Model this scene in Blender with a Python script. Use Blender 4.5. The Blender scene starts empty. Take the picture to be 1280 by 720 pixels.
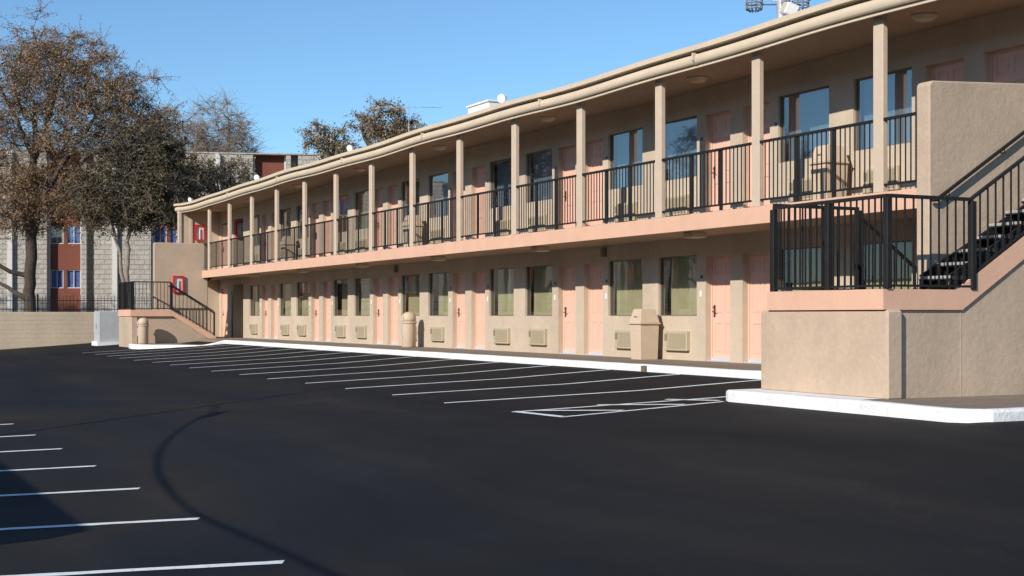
import bpy, math, random
from mathutils import Vector
random.seed(7)
R = math.radians
scene = bpy.context.scene
col = scene.collection

# ------------------------------------------------------------------ camera
TH = math.atan(875/1780)                       # heading between the building line and the view axis
cam_d = bpy.data.cameras.new('camera'); cam = bpy.data.objects.new('camera', cam_d); col.objects.link(cam)
cam.location = (0, 0, 1.0); cam.rotation_euler = (R(90), 0, -TH)
cam_d.sensor_width = 36; cam_d.lens = 1780/1280*36; cam_d.shift_y = 35/1280
cam_d.clip_start = .1; cam_d.clip_end = 3000
scene.camera = cam

# ------------------------------------------------------------------ light
EPS = .52
L = Vector((1, EPS, -.548)).normalized()        # direction the sunlight travels
EL = math.asin(-L.z)
sun_d = bpy.data.lights.new('sun', 'SUN'); sun = bpy.data.objects.new('sun', sun_d); col.objects.link(sun)
sun.rotation_euler = L.to_track_quat('-Z', 'Y').to_euler(); sun.location = (-30, -10, 30)
sun_d.energy = 5.0; sun_d.angle = R(.5); sun_d.color = (1, .93, .84)
w = bpy.data.worlds.new("World"); scene.world = w; w.use_nodes = True
nt = w.node_tree; bg = nt.nodes['Background']; sky = nt.nodes.new('ShaderNodeTexSky')
sky.sky_type = 'NISHITA'; sky.sun_disc = False; sky.sun_elevation = EL
az = math.atan2(-L.x, -L.y)                     # compass angle of the sun measured from +Y towards +X
sky.sun_rotation = az
sky.altitude = 1200; sky.air_density = 1.0; sky.dust_density = .25; sky.ozone_density = 2.2
sm = nt.nodes.new('ShaderNodeVectorMath'); sm.operation = 'MULTIPLY'; sm.inputs[1].default_value = (.83, 1.08, 1.22)   # clear desert blue
nt.links.new(sky.outputs[0], sm.inputs[0]); nt.links.new(sm.outputs[0], bg.inputs[0]); bg.inputs[1].default_value = .12
scene.view_settings.view_transform = 'Standard'; scene.view_settings.look = 'None'
scene.view_settings.exposure = 0; scene.view_settings.gamma = 1

# ------------------------------------------------------------------ materials
def mat(name, base, rough=.8, noise=None, bump=None, metal=0, spec=.3, streak=None):
    """noise=(scale, amount) mottles the colour, bump=(scale, distance) roughens the surface"""
    m = bpy.data.materials.new(name); m.use_nodes = True; n = m.node_tree; b = n.nodes['Principled BSDF']
    b.inputs['Base Color'].default_value = (*base, 1); b.inputs['Roughness'].default_value = rough
    b.inputs['Metallic'].default_value = metal; b.inputs['Specular IOR Level'].default_value = spec
    g = n.nodes.new('ShaderNodeNewGeometry')
    last = None
    if noise:
        for i, (sc, am) in enumerate(noise if isinstance(noise, list) else [noise]):
            t = n.nodes.new('ShaderNodeTexNoise'); t.inputs['Scale'].default_value = sc; t.inputs['Detail'].default_value = 6
            t.inputs['Roughness'].default_value = .65
            n.links.new(g.outputs['Position'], t.inputs['Vector'])
            r = n.nodes.new('ShaderNodeMapRange'); r.inputs[1].default_value = .3; r.inputs[2].default_value = .7
            r.inputs[3].default_value = 1-am; r.inputs[4].default_value = 1+am
            n.links.new(t.outputs['Fac'], r.inputs[0])
            if last is None: last = r.outputs[0]
            else:
                mu = n.nodes.new('ShaderNodeMath'); mu.operation = 'MULTIPLY'
                n.links.new(last, mu.inputs[0]); n.links.new(r.outputs[0], mu.inputs[1]); last = mu.outputs[0]
    if streak:
        mp = n.nodes.new('ShaderNodeMapping'); mp.inputs['Scale'].default_value = (streak[0], streak[0], streak[0]*.12)
        t = n.nodes.new('ShaderNodeTexNoise'); t.inputs['Scale'].default_value = 1; t.inputs['Detail'].default_value = 4
        n.links.new(g.outputs['Position'], mp.inputs[0]); n.links.new(mp.outputs[0], t.inputs['Vector'])
        r = n.nodes.new('ShaderNodeMapRange'); r.inputs[1].default_value = .35; r.inputs[2].default_value = .75
        r.inputs[3].default_value = 1; r.inputs[4].default_value = 1-streak[1]
        n.links.new(t.outputs['Fac'], r.inputs[0])
        if last is None: last = r.outputs[0]
        else:
            mu = n.nodes.new('ShaderNodeMath'); mu.operation = 'MULTIPLY'
            n.links.new(last, mu.inputs[0]); n.links.new(r.outputs[0], mu.inputs[1]); last = mu.outputs[0]
    if last is not None:
        vm = n.nodes.new('ShaderNodeVectorMath'); vm.operation = 'SCALE'; vm.inputs[0].default_value = base
        n.links.new(last, vm.inputs['Scale']); n.links.new(vm.outputs[0], b.inputs['Base Color'])
    if bump:
        t = n.nodes.new('ShaderNodeTexNoise'); t.inputs['Scale'].default_value = bump[0]; t.inputs['Detail'].default_value = 5
        t.inputs['Roughness'].default_value = .6
        n.links.new(g.outputs['Position'], t.inputs['Vector'])
        bm = n.nodes.new('ShaderNodeBump'); bm.inputs['Strength'].default_value = 1; bm.inputs['Distance'].default_value = bump[1]
        n.links.new(t.outputs['Fac'], bm.inputs['Height']); n.links.new(bm.outputs[0], b.inputs['Normal'])
    return m

M = {}
M['wall'] = mat('stucco_wall', (.545, .448, .34), .9, [(.6, .07), (4, .04), (11, .04)], (22, .005), streak=(1.3, .13))
M['stucco'] = mat('stucco_rough', (.50, .385, .282), .92, [(.7, .09), (3.5, .04), (14, .05)], (15, .0075), streak=(1.0, .12))
M['post'] = mat('painted_post', (.55, .44, .33), .8, [(5, .05)], (30, .004))
M['pink'] = mat('pink_paint', (.70, .43, .30), .75, [(2, .05), (20, .03)], (25, .003), streak=(2.5, .08))
M['door'] = mat('door_paint', (.76, .47, .36), .5, [(3, .04)])
M['roofpaint'] = mat('roof_trim_paint', (.62, .51, .375), .6, [(.8, .06), (9, .04)], streak=(1.5, .06))
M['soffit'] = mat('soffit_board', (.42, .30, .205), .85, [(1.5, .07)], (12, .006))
M['roof'] = mat('roofing', (.45, .42, .38), .95, [(2, .15)], (20, .01))
M['deckfloor'] = mat('deck_coating', (.17, .14, .11), .85, [(2, .1), (14, .08)])
M['walk'] = mat('concrete', (.235, .185, .138), .9, [(1.3, .14), (14, .09)], (30, .004))
M['white'] = mat('white_kerb_paint', (.80, .80, .79), .6, [(1.3, .10), (6, .08), (35, .07)], (18, .012))
M['black'] = mat('black_metal_paint', (.017, .016, .016), .55, [(6, .2)], None, 0, .25)
M['tread'] = mat('stair_tread', (.045, .045, .045), .7, [(10, .25)])
M['nosing'] = mat('tread_nosing', (.35, .34, .32), .6, [(20, .2)])
M['steel'] = mat('brushed_steel', (.66, .67, .69), .4, None, None, .35)
M['handle'] = mat('door_hardware', (.10, .09, .08), .35, None, None, .7)
M['ac'] = mat('aircon_enamel', (.46, .39, .27), .6, [(12, .05)])
M['acdark'] = mat('aircon_slots', (.22, .185, .13), .7)
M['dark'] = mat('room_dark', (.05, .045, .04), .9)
M['frame'] = mat('window_frame', (.20, .18, .155), .5, None, None, .3)
M['can'] = mat('trash_can_plastic', (.58, .455, .335), .6, [(5, .05)])
M['red'] = mat('red_enamel', (.62, .02, .03), .4)
M['plate'] = mat('number_plate', (.05, .08, .17), .4)
M['lamp'] = mat('lamp_glass', (.62, .52, .38), .5)
M['offwhite'] = mat('off_white_paint', (.74, .73, .70), .6, [(4, .08)])
M['cab'] = mat('cabinet_enamel', (.46, .475, .48), .45, [(5, .06)], streak=(3, .1))
M['galv'] = mat('galvanised', (.42, .44, .46), .5, [(4, .1)], None, .4)
M['brown0'] = mat('rusty_metal', (.16, .12, .08), .8, [(20, .3)])
M['brown'] = mat('brown_panel', (.19, .064, .040), .8, [(1.0, .08), (8, .05)])
M['brownwin'] = mat('brown_window_frame', (.16, .05, .03), .6)
M['bark'] = mat('bark', (.075, .058, .045), .95, [(6, .3)], (20, .03))
M['barkpale'] = mat('pale_bark', (.27, .22, .175), .95, [(6, .3)], (20, .03))
M['bluecurt'] = mat('blue_curtain', (.20, .28, .70), .8, [(3, .3)])
M['greycurt'] = mat('grey_curtain', (.28, .27, .24), .8, [(3, .2)])
M['fire'] = mat('extinguisher_white', (.75, .75, .74), .35)

def curtain_mat(name, c):
    m = mat(name, c, .9, [(2, .08)])
    b = m.node_tree.nodes['Principled BSDF']; b.inputs['Sheen Weight'].default_value = .2
    return m
M['curt'] = curtain_mat('olive_curtain', (.58, .53, .34))
M['liner'] = curtain_mat('pale_blue_liner', (.42, .50, .56))

def leafmat(name, c, v=.35):
    m = bpy.data.materials.new(name); m.use_nodes = True; n = m.node_tree; b = n.nodes['Principled BSDF']
    g = n.nodes.new('ShaderNodeNewGeometry'); r = n.nodes.new('ShaderNodeMapRange')
    r.inputs[3].default_value = 1-v; r.inputs[4].default_value = 1+v
    n.links.new(g.outputs['Random Per Island'], r.inputs[0])
    vm = n.nodes.new('ShaderNodeVectorMath'); vm.operation = 'SCALE'; vm.inputs[0].default_value = c
    n.links.new(r.outputs[0], vm.inputs['Scale']); n.links.new(vm.outputs[0], b.inputs['Base Color'])
    b.inputs['Roughness'].default_value = .7; b.inputs['Specular IOR Level'].default_value = .2
    return m
M['leaf_brown'] = leafmat('dry_leaf', (.33, .19, .10))
M['leaf_tan'] = leafmat('tan_leaf', (.36, .285, .18))
M['leaf_olive'] = leafmat('olive_leaf', (.18, .15, .075))
M['leaf_dark'] = leafmat('dark_leaf', (.078, .06, .036))

def glassmat(name, tint, boost, ior=1.6):
    m = bpy.data.materials.new(name); m.use_nodes = True; n = m.node_tree
    for x in list(n.nodes): n.nodes.remove(x)
    o = n.nodes.new('ShaderNodeOutputMaterial'); mx = n.nodes.new('ShaderNodeMixShader')
    tr = n.nodes.new('ShaderNodeBsdfTransparent'); tr.inputs[0].default_value = (*tint, 1)
    gl = n.nodes.new('ShaderNodeBsdfGlossy'); gl.inputs['Roughness'].default_value = .015
    g = n.nodes.new('ShaderNodeNewGeometry')                     # Schlick reflectance, the same from both sides of the pane
    dt = n.nodes.new('ShaderNodeVectorMath'); dt.operation = 'DOT_PRODUCT'
    n.links.new(g.outputs['Normal'], dt.inputs[0]); n.links.new(g.outputs['Incoming'], dt.inputs[1])
    def mth(op, a, b_):
        k = n.nodes.new('ShaderNodeMath'); k.operation = op
        for i_, v_ in enumerate((a, b_)):
            if v_ is None: continue
            if isinstance(v_, (int, float)): k.inputs[i_].default_value = v_
            else: n.links.new(v_, k.inputs[i_])
        return k.outputs[0]
    f0 = 1.6*((ior-1)/(ior+1))**2
    pw_ = mth('POWER', mth('SUBTRACT', 1.0, mth('ABSOLUTE', dt.outputs['Value'], None)), 5.0)
    fr = mth('ADD', mth('MULTIPLY', pw_, 1-f0), f0)
    ad = n.nodes.new('ShaderNodeMath'); ad.operation = 'ADD'; ad.inputs[1].default_value = boost; ad.use_clamp = True
    t = n.nodes.new('ShaderNodeTexNoise'); t.inputs['Scale'].default_value = .9; t.inputs['Detail'].default_value = 2
    bm = n.nodes.new('ShaderNodeBump'); bm.inputs['Distance'].default_value = .0015
    n.links.new(g.outputs['Position'], t.inputs['Vector']); n.links.new(t.outputs['Fac'], bm.inputs['Height'])
    n.links.new(bm.outputs[0], gl.inputs['Normal'])
    n.links.new(fr, ad.inputs[0]); n.links.new(ad.outputs[0], mx.inputs[0])
    n.links.new(tr.outputs[0], mx.inputs[1]); n.links.new(gl.outputs[0], mx.inputs[2]); n.links.new(mx.outputs[0], o.inputs[0])
    return m
M['clear_glass'] = glassmat('cabinet_glass', (.95, .95, .95), 0, 1.3)
M['glass'] = glassmat('window_glass', (.72, .74, .71), .05)
M['glass_film'] = glassmat('reflective_window_glass', (.60, .66, .70), .26)

def block_mat():
    """split-face concrete block: rows and columns of rough grey blocks"""
    m = mat('split_face_block', (.44, .41, .365), .95, [(1.5, .08), (12, .10)])
    n = m.node_tree; b = n.nodes['Principled BSDF']
    tc = n.nodes.new('ShaderNodeTexCoord'); sp = n.nodes.new('ShaderNodeSeparateXYZ'); cb = n.nodes.new('ShaderNodeCombineXYZ')
    n.links.new(tc.outputs['Object'], sp.inputs[0])
    n.links.new(sp.outputs[0], cb.inputs[0]); n.links.new(sp.outputs[2], cb.inputs[1])
    br = n.nodes.new('ShaderNodeTexBrick'); br.inputs['Scale'].default_value = 1; br.inputs['Brick Width'].default_value = .62
    br.inputs['Row Height'].default_value = .31; br.inputs['Mortar Size'].default_value = .018; br.inputs['Mortar Smooth'].default_value = .6
    br.inputs[1].default_value = (1, 1, 1, 1); br.inputs[2].default_value = (.86, .85, .83, 1); br.inputs[3].default_value = (.80, .79, .76, 1)
    n.links.new(cb.outputs[0], br.inputs[0])
    mx = n.nodes.new('ShaderNodeVectorMath'); mx.operation = 'MULTIPLY'
    src = b.inputs['Base Color'].links[0].from_socket
    n.links.new(src, mx.inputs[0]); n.links.new(br.outputs[0], mx.inputs[1]); n.links.new(mx.outputs[0], b.inputs['Base Color'])
    t = n.nodes.new('ShaderNodeTexNoise'); t.inputs['Scale'].default_value = 4; t.inputs['Detail'].default_value = 6
    n.links.new(tc.outputs['Object'], t.inputs['Vector'])
    su = n.nodes.new('ShaderNodeMath'); su.operation = 'SUBTRACT'
    n.links.new(t.outputs['Fac'], su.inputs[0]); n.links.new(br.outputs['Fac'], su.inputs[1])
    bm = n.nodes.new('ShaderNodeBump'); bm.inputs['Distance'].default_value = .07
    n.links.new(su.outputs[0], bm.inputs['Height']); n.links.new(bm.outputs[0], b.inputs['Normal'])
    return m
M['block'] = block_mat()
M['pier'] = mat('pale_pier_paint', (.60, .58, .54), .8, [(2, .06)])

def wallblock_mat():
    """painted block garden wall with faint rows"""
    m = mat('painted_block_wall', (.60, .485, .35), .92, [(.5, .08), (7, .06)], None, streak=(.8, .12))
    n = m.node_tree; b = n.nodes['Principled BSDF']; g = n.nodes.new('ShaderNodeNewGeometry')
    sp = n.nodes.new('ShaderNodeSeparateXYZ'); cb = n.nodes.new('ShaderNodeCombineXYZ')
    n.links.new(g.outputs['Position'], sp.inputs[0]); n.links.new(sp.outputs[0], cb.inputs[0]); n.links.new(sp.outputs[2], cb.inputs[1])
    br = n.nodes.new('ShaderNodeTexBrick'); br.inputs['Scale'].default_value = 1; br.inputs['Brick Width'].default_value = .4
    br.inputs['Row Height'].default_value = .2; br.inputs['Mortar Size'].default_value = .01; br.inputs['Mortar Smooth'].default_value = .8
    n.links.new(cb.outputs[0], br.inputs[0])
    t = n.nodes.new('ShaderNodeTexNoise'); t.inputs['Scale'].default_value = 6; t.inputs['Detail'].default_value = 5
    n.links.new(g.outputs['Position'], t.inputs['Vector'])
    su = n.nodes.new('ShaderNodeMath'); su.operation = 'SUBTRACT'; n.links.new(t.outputs['Fac'], su.inputs[0]); n.links.new(br.outputs['Fac'], su.inputs[1])
    bm = n.nodes.new('ShaderNodeBump'); bm.inputs['Distance'].default_value = .006
    n.links.new(su.outputs[0], bm.inputs['Height']); n.links.new(bm.outputs[0], b.inputs['Normal'])
    return m
M['gwall'] = wallblock_mat()

def asphalt_mat():
    m = bpy.data.materials.new('sealed_asphalt'); m.use_nodes = True; n = m.node_tree; b = n.nodes['Principled BSDF']
    g = n.nodes.new('ShaderNodeNewGeometry')
    def noise(scale, detail=4, rough=.6, stretch=None, dist=0):
        t = n.nodes.new('ShaderNodeTexNoise'); t.inputs['Scale'].default_value = scale; t.inputs['Detail'].default_value = detail
        t.inputs['Roughness'].default_value = rough; t.inputs['Distortion'].default_value = dist
        if stretch:
            mp = n.nodes.new('ShaderNodeMapping'); mp.inputs['Scale'].default_value = stretch; mp.inputs['Rotation'].default_value = (0, 0, R(20))
            n.links.new(g.outputs['Position'], mp.inputs[0]); n.links.new(mp.outputs[0], t.inputs['Vector'])
        else: n.links.new(g.outputs['Position'], t.inputs['Vector'])
        return t.outputs['Fac']
    def ramp(s, stops):
        r = n.nodes.new('ShaderNodeValToRGB'); e = r.color_ramp.elements
        e[0].position, e[0].color = stops[0][0], (*stops[0][1], 1); e[1].position, e[1].color = stops[-1][0], (*stops[-1][1], 1)
        for p, c in stops[1:-1]: x = e.new(p); x.color = (*c, 1)
        n.links.new(s, r.inputs[0]); return r.outputs[0]
    a = ramp(noise(.16, 5, .55, (1, .55, 1), 1.2), [(.32, (0.0103, 0.0103, 0.0121)), (.46, (0.0158, 0.0155, 0.0162)), (.56, (0.0193, 0.0178, 0.0164)), (.68, (0.0306, 0.0252, 0.0189))])
    f = ramp(noise(70, 3, .7), [(.3, (.72, .72, .72)), (.7, (1.3, 1.3, 1.3))])
    st = ramp(noise(1.2, 4, .6, (1, .16, 1)), [(.35, (.88, .88, .88)), (.7, (1.12, 1.12, 1.12))])
    sp = ramp(noise(9, 2, .5), [(.74, (1, 1, 1)), (.80, (1.9, 1.8, 1.6))])
    wv = n.nodes.new('ShaderNodeTexWave'); wv.inputs['Scale'].default_value = .14; wv.inputs['Distortion'].default_value = 5; wv.inputs['Detail'].default_value = 3; wv.inputs['Detail Scale'].default_value = .7
    n.links.new(g.outputs['Position'], wv.inputs['Vector'])
    lap = ramp(wv.outputs['Fac'], [(.0, (.84, .85, .88)), (.12, (1, 1, 1)), (.86, (1.04, 1.03, 1.0)), (.95, (1.28, 1.2, 1.08))])
    vo = n.nodes.new('ShaderNodeTexVoronoi'); vo.feature = 'DISTANCE_TO_EDGE'; vo.inputs['Scale'].default_value = .13
    nz = n.nodes.new('ShaderNodeTexNoise'); nz.inputs['Scale'].default_value = .8; nz.inputs['Detail'].default_value = 5
    n.links.new(g.outputs['Position'], nz.inputs['Vector'])
    mxv = n.nodes.new('ShaderNodeVectorMath'); mxv.operation = 'MULTIPLY_ADD'; mxv.inputs[1].default_value = (2.2, 2.2, 2.2)
    n.links.new(nz.outputs['Color'], mxv.inputs[0]); n.links.new(g.outputs['Position'], mxv.inputs[2]); n.links.new(mxv.outputs[0], vo.inputs['Vector'])
    crack = ramp(vo.outputs['Distance'], [(.0, (1.5, 1.4, 1.25)), (.0035, (1, 1, 1))])
    for x in (f, st, sp, lap, crack):
        mu = n.nodes.new('ShaderNodeVectorMath'); mu.operation = 'MULTIPLY'
        n.links.new(a, mu.inputs[0]); n.links.new(x, mu.inputs[1]); a = mu.outputs[0]
    dk = n.nodes.new('ShaderNodeVectorMath'); dk.operation = 'SCALE'; dk.inputs['Scale'].default_value = .88; n.links.new(a, dk.inputs[0]); n.links.new(dk.outputs[0], b.inputs['Base Color'])
    ro = n.nodes.new('ShaderNodeMapRange'); ro.inputs[3].default_value = .62; ro.inputs[4].default_value = .9
    n.links.new(noise(.35, 4), ro.inputs[0]); n.links.new(ro.outputs[0], b.inputs['Roughness'])
    b.inputs['Specular IOR Level'].default_value = .18
    bm = n.nodes.new('ShaderNodeBump'); bm.inputs['Distance'].default_value = .006; n.links.new(noise(60, 3, .7), bm.inputs['Height'])
    n.links.new(bm.outputs[0], b.inputs['Normal'])
    return m
M['asphalt'] = asphalt_mat()
M['dirt'] = mat('dry_ground', (.20, .15, .10), .95, [(.3, .2), (5, .2)], (8, .03))

def linemat():
    """white traffic paint, worn through in small spots"""
    m = mat('line_paint', (.78, .80, .80), .6, [(3, .07), (40, .12)])
    n = m.node_tree; b = n.nodes['Principled BSDF']; g = n.nodes.new('ShaderNodeNewGeometry')
    t = n.nodes.new('ShaderNodeTexNoise'); t.inputs['Scale'].default_value = 22; t.inputs['Detail'].default_value = 5; t.inputs['Roughness'].default_value = .75
    n.links.new(g.outputs['Position'], t.inputs['Vector'])
    r = n.nodes.new('ShaderNodeMapRange'); r.inputs[1].default_value = .30; r.inputs[2].default_value = .42; r.inputs[3].default_value = .25; r.inputs[4].default_value = 1
    n.links.new(t.outputs['Fac'], r.inputs[0])
    mu = n.nodes.new('ShaderNodeVectorMath'); mu.operation = 'SCALE'
    src = b.inputs['Base Color'].links[0].from_socket
    n.links.new(src, mu.inputs[0]); n.links.new(r.outputs[0], mu.inputs['Scale']); n.links.new(mu.outputs[0], b.inputs['Base Color'])
    return m
M['line'] = linemat()

# ------------------------------------------------------------------ mesh helpers
class MB:
    def __init__(s): s.v = []; s.f = []; s.m = []; s.sm = []
    def quad(s, pts, mi=0, smooth=False):
        n = len(s.v); s.v += [tuple(p) for p in pts]; s.f.append(tuple(range(n, n+len(pts)))); s.m.append(mi); s.sm.append(smooth)
    def box(s, x0, x1, y0, y1, z0, z1, mi=0, bev=0):
        n = len(s.v)
        if bev:
            b = bev                                           # chamfered box
            for (X, Y, Z, ix, iy, iz) in [(X, Y, Z, ix, iy, iz) for iz, Z in ((1, z0), (-1, z1)) for iy, Y in ((1, y0), (-1, y1)) for ix, X in ((1, x0), (-1, x1))]:
                s.v += [(X, Y+iy*b, Z+iz*b), (X+ix*b, Y, Z+iz*b), (X+ix*b, Y+iy*b, Z)]
            q = lambda c, k: n+c*3+k                          # corner c: bit0 x, bit1 y, bit2 z ; k 0=x face 1=y face 2=z face
            F = [(q(0,0),q(4,0),q(6,0),q(2,0)), (q(1,0),q(3,0),q(7,0),q(5,0)), (q(0,1),q(1,1),q(5,1),q(4,1)), (q(2,1),q(6,1),q(7,1),q(3,1)),
                 (q(0,2),q(2,2),q(3,2),q(1,2)), (q(4,2),q(5,2),q(7,2),q(6,2))]
            for a, c in ((0,1),(2,3),(4,5),(6,7)): F.append((q(a,1),q(c,1),q(c,2),q(a,2)))
            for a, c in ((0,2),(1,3),(4,6),(5,7)): F.append((q(a,0),q(c,0),q(c,2),q(a,2)))
            for a, c in ((0,4),(1,5),(2,6),(3,7)): F.append((q(a,0),q(c,0),q(c,1),q(a,1)))
            for c in range(8): F.append((q(c,0),q(c,1),q(c,2)))
            for f in F: s.f.append(f); s.m.append(mi); s.sm.append(False)
            return s
        s.v += [(x, y, z) for z in (z0, z1) for y in (y0, y1) for x in (x0, x1)]
        for f in ((0,2,3,1), (4,5,7,6), (0,1,5,4), (2,6,7,3), (0,4,6,2), (1,3,7,5)):
            s.f.append(tuple(n+i for i in f)); s.m.append(mi); s.sm.append(False)
        return s
    def prism(s, poly, axis, a0, a1, mi=0):
        """poly of 2-D points swept along axis ('x': poly is yz, 'y': poly is xz, 'z': poly is xy)"""
        n = len(s.v); k = len(poly)
        for a in (a0, a1):
            for p, q in poly:
                s.v.append({'x': (a, p, q), 'y': (p, a, q), 'z': (p, q, a)}[axis])
        s.f.append(tuple(range(n+k-1, n-1, -1))); s.f.append(tuple(range(n+k, n+2*k)))
        for i in range(k): j = (i+1) % k; s.f.append((n+i, n+j, n+k+j, n+k+i))
        s.m += [mi]*(k+2); s.sm += [False]*(k+2)
        return s
    def tube(s, pts, rads, seg=6, mi=0, cap=True):
        pts = [Vector(p) for p in pts]; n0 = len(s.v)
        if not isinstance(rads, (list, tuple)): rads = [rads]*len(pts)
        up = None
        for i, p in enumerate(pts):
            d = (pts[min(i+1, len(pts)-1)]-pts[max(i-1, 0)])
            d = d.normalized() if d.length > 1e-9 else Vector((0, 0, 1))
            if up is None: up = d.orthogonal().normalized()
            up = (up-d*up.dot(d)); up = up.normalized() if up.length > 1e-6 else d.orthogonal().normalized()
            sd = d.cross(up)
            for k in range(seg):
                a = 2*math.pi*k/seg; s.v.append(tuple(p+(up*math.cos(a)+sd*math.sin(a))*rads[i]))
        for i in range(len(pts)-1):
            for k in range(seg):
                a = n0+i*seg+k; b = n0+i*seg+(k+1) % seg
                s.f.append((a, b, b+seg, a+seg)); s.m.append(mi); s.sm.append(True)
        if cap:
            s.f.append(tuple(range(n0+seg-1, n0-1, -1))); s.f.append(tuple(range(len(s.v)-seg, len(s.v)))); s.m += [mi, mi]; s.sm += [False]*2
        return s
    def lathe(s, c, prof, seg=24, mi=0):
        n0 = len(s.v)
        for r, z in prof:
            for k in range(seg):
                a = 2*math.pi*k/seg; s.v.append((c[0]+r*math.cos(a), c[1]+r*math.sin(a), c[2]+z))
        for i in range(len(prof)-1):
            for k in range(seg):
                a = n0+i*seg+k; b = n0+i*seg+(k+1) % seg
                s.f.append((a, b, b+seg, a+seg)); s.m.append(mi); s.sm.append(True)
        s.f.append(tuple(range(n0+seg-1, n0-1, -1))); s.f.append(tuple(range(len(s.v)-seg, len(s.v)))); s.m += [mi, mi]; s.sm += [False]*2
        return s
    def mesh(s, name, mats):
        me = bpy.data.meshes.new(name); me.from_pydata(s.v, [], s.f)
        for m in (mats if isinstance(mats, (list, tuple)) else [mats]): me.materials.append(m)
        me.polygons.foreach_set('material_index', s.m); me.polygons.foreach_set('use_smooth', s.sm); me.update()
        return me
    def build(s, name, mats, parent=None, loc=(0, 0, 0), shift=None):
        """shift: world-space offset of the thing's base, subtracted so that vertices given in world metres land right"""
        if shift is not None: s.v = [(x-shift[0], y-shift[1], z-shift[2]) for x, y, z in s.v]
        o = bpy.data.objects.new(name, s.mesh(name, mats)); col.objects.link(o); o.location = loc
        if parent: o.parent = parent
        return o
def inst(name, me, parent, loc=(0, 0, 0)):
    o = bpy.data.objects.new(name, me); col.objects.link(o); o.location = loc; o.parent = parent; return o
def tag(o, label=None, cat=None, group=None, kind=None):
    if label: o['label'] = label
    if cat: o['category'] = cat
    if group: o['group'] = group
    if kind: o['kind'] = kind
    return o
def empty(name, loc, label=None, cat=None, group=None, rz=0):
    o = bpy.data.objects.new(name, None); col.objects.link(o); o.location = loc; o.rotation_euler = (0, 0, rz); o.empty_display_size = .2
    return tag(o, label, cat, group)
def kids(o): return [c for c in bpy.data.objects if c.parent == o]
def copy_tree(o, parent=None):
    ch = kids(o); c = o.copy(); col.objects.link(c); c.parent = parent
    for k in ch: copy_tree(k, c)
    return c

# ------------------------------------------------------------------ the ground
GP = [(-300, -8), (-60, -3.2), (-20, -1.9), (0, -.93), (3, -.76), (9, -.37), (11.75, -.18), (13.66, 0), (300, 0)]
def gz(X):
    for (a, za), (b, zb) in zip(GP, GP[1:]):
        if X <= b: return za+(zb-za)*(X-a)/(b-a)
ISY = 16.72                                       # far edge of the near stair island
b = MB(); q = [g for g in GP if g[0] < 11.7] + [(11.75, -.25), (300, -.25)]
for (xa, za), (xb, zb) in zip(q, q[1:]):
    for j in range(11): y0 = -200+100*j; b.quad([(xa, y0, za-.03), (xb, y0, zb-.03), (xb, y0+100, zb-.03), (xa, y0+100, za-.03)])
tag(b.build('ground', M['dirt']), kind='structure')
b = MB(); q = [(-45, gz(-45)), (-20, -1.9), (0, -.93), (3, -.76), (9, -.37), (11.75, -.18)]
ys = [-40, -20, 0, 10, ISY, 30, 45, 66]
for y0, y1 in zip(ys, ys[1:]):
    qq = q+([(13.7, .003)] if y0 >= ISY else [(40, -.18)])
    for (xa, za), (xb, zb) in zip(qq, qq[1:]): b.quad([(xa, y0, za), (xb, y0, zb), (xb, y1, zb), (xa, y1, za)])
tag(b.build('parking_lot', M['asphalt']), kind='structure')

def strip(b, p, q, wd=.1, dz=.005, wob=.004, mi=0):
    """painted line from p to q laid on the sloping lot, cut at the breaks of slope, with a slightly uneven edge"""
    (x0, y0), (x1, y1) = p, q; Lg = math.hypot(x1-x0, y1-y0); nx, ny = -(y1-y0)/Lg*wd/2, (x1-x0)/Lg*wd/2
    ts = {i/40 for i in range(41)}
    for a, _ in GP:
        if min(x0, x1) < a < max(x0, x1): ts.add((a-x0)/(x1-x0))
    ts = sorted(ts); pr = None
    for t in ts:
        x, y = x0+(x1-x0)*t, y0+(y1-y0)*t
        e1, e2 = 1+random.uniform(-wob, wob)/wd*4, 1+random.uniform(-wob, wob)/wd*4
        A = (x+nx*e1, y+ny*e1); B = (x-nx*e2, y-ny*e2)
        A = (*A, gz(A[0])+dz); B = (*B, gz(B[0])+dz)
        if pr: b.quad([pr[0], pr[1], B, A], mi)
        pr = (A, B)
b = MB()
for i in range(15):
    yo = 20.61+2.405*i
    jit = random.uniform(-.06, .06)
    strip(b, (8.96+jit, yo), (13.52, yo-2.12), .115)
tag(b.build('stall_lines_along_building', M['line']), kind='structure')
b = MB()
for i in range(-2, 12):
    yo = 9.84+2.43*i
    strip(b, (3.02-.012*i, yo), (-2.3, yo+2.5), .11)
tag(b.build('stall_lines_across_lot', M['line']), kind='structure')
b = MB()
strip(b, (8.96, 18.22), (12.6, 16.82), .10); strip(b, (9.05, 16.93), (11.45, 16.58), .10)
strip(b, (9.0, 18.24), (9.08, 16.9), .11, .009)
strip(b, (9.22, 18.10), (9.99, 16.86), .10, .009); strip(b, (10.17, 17.9), (10.9, 16.74), .10, .009); strip(b, (11.16, 17.62), (11.48, 16.72), .10, .009)
tag(b.build('hatched_bay_marking', M['line']), kind='structure')

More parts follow.
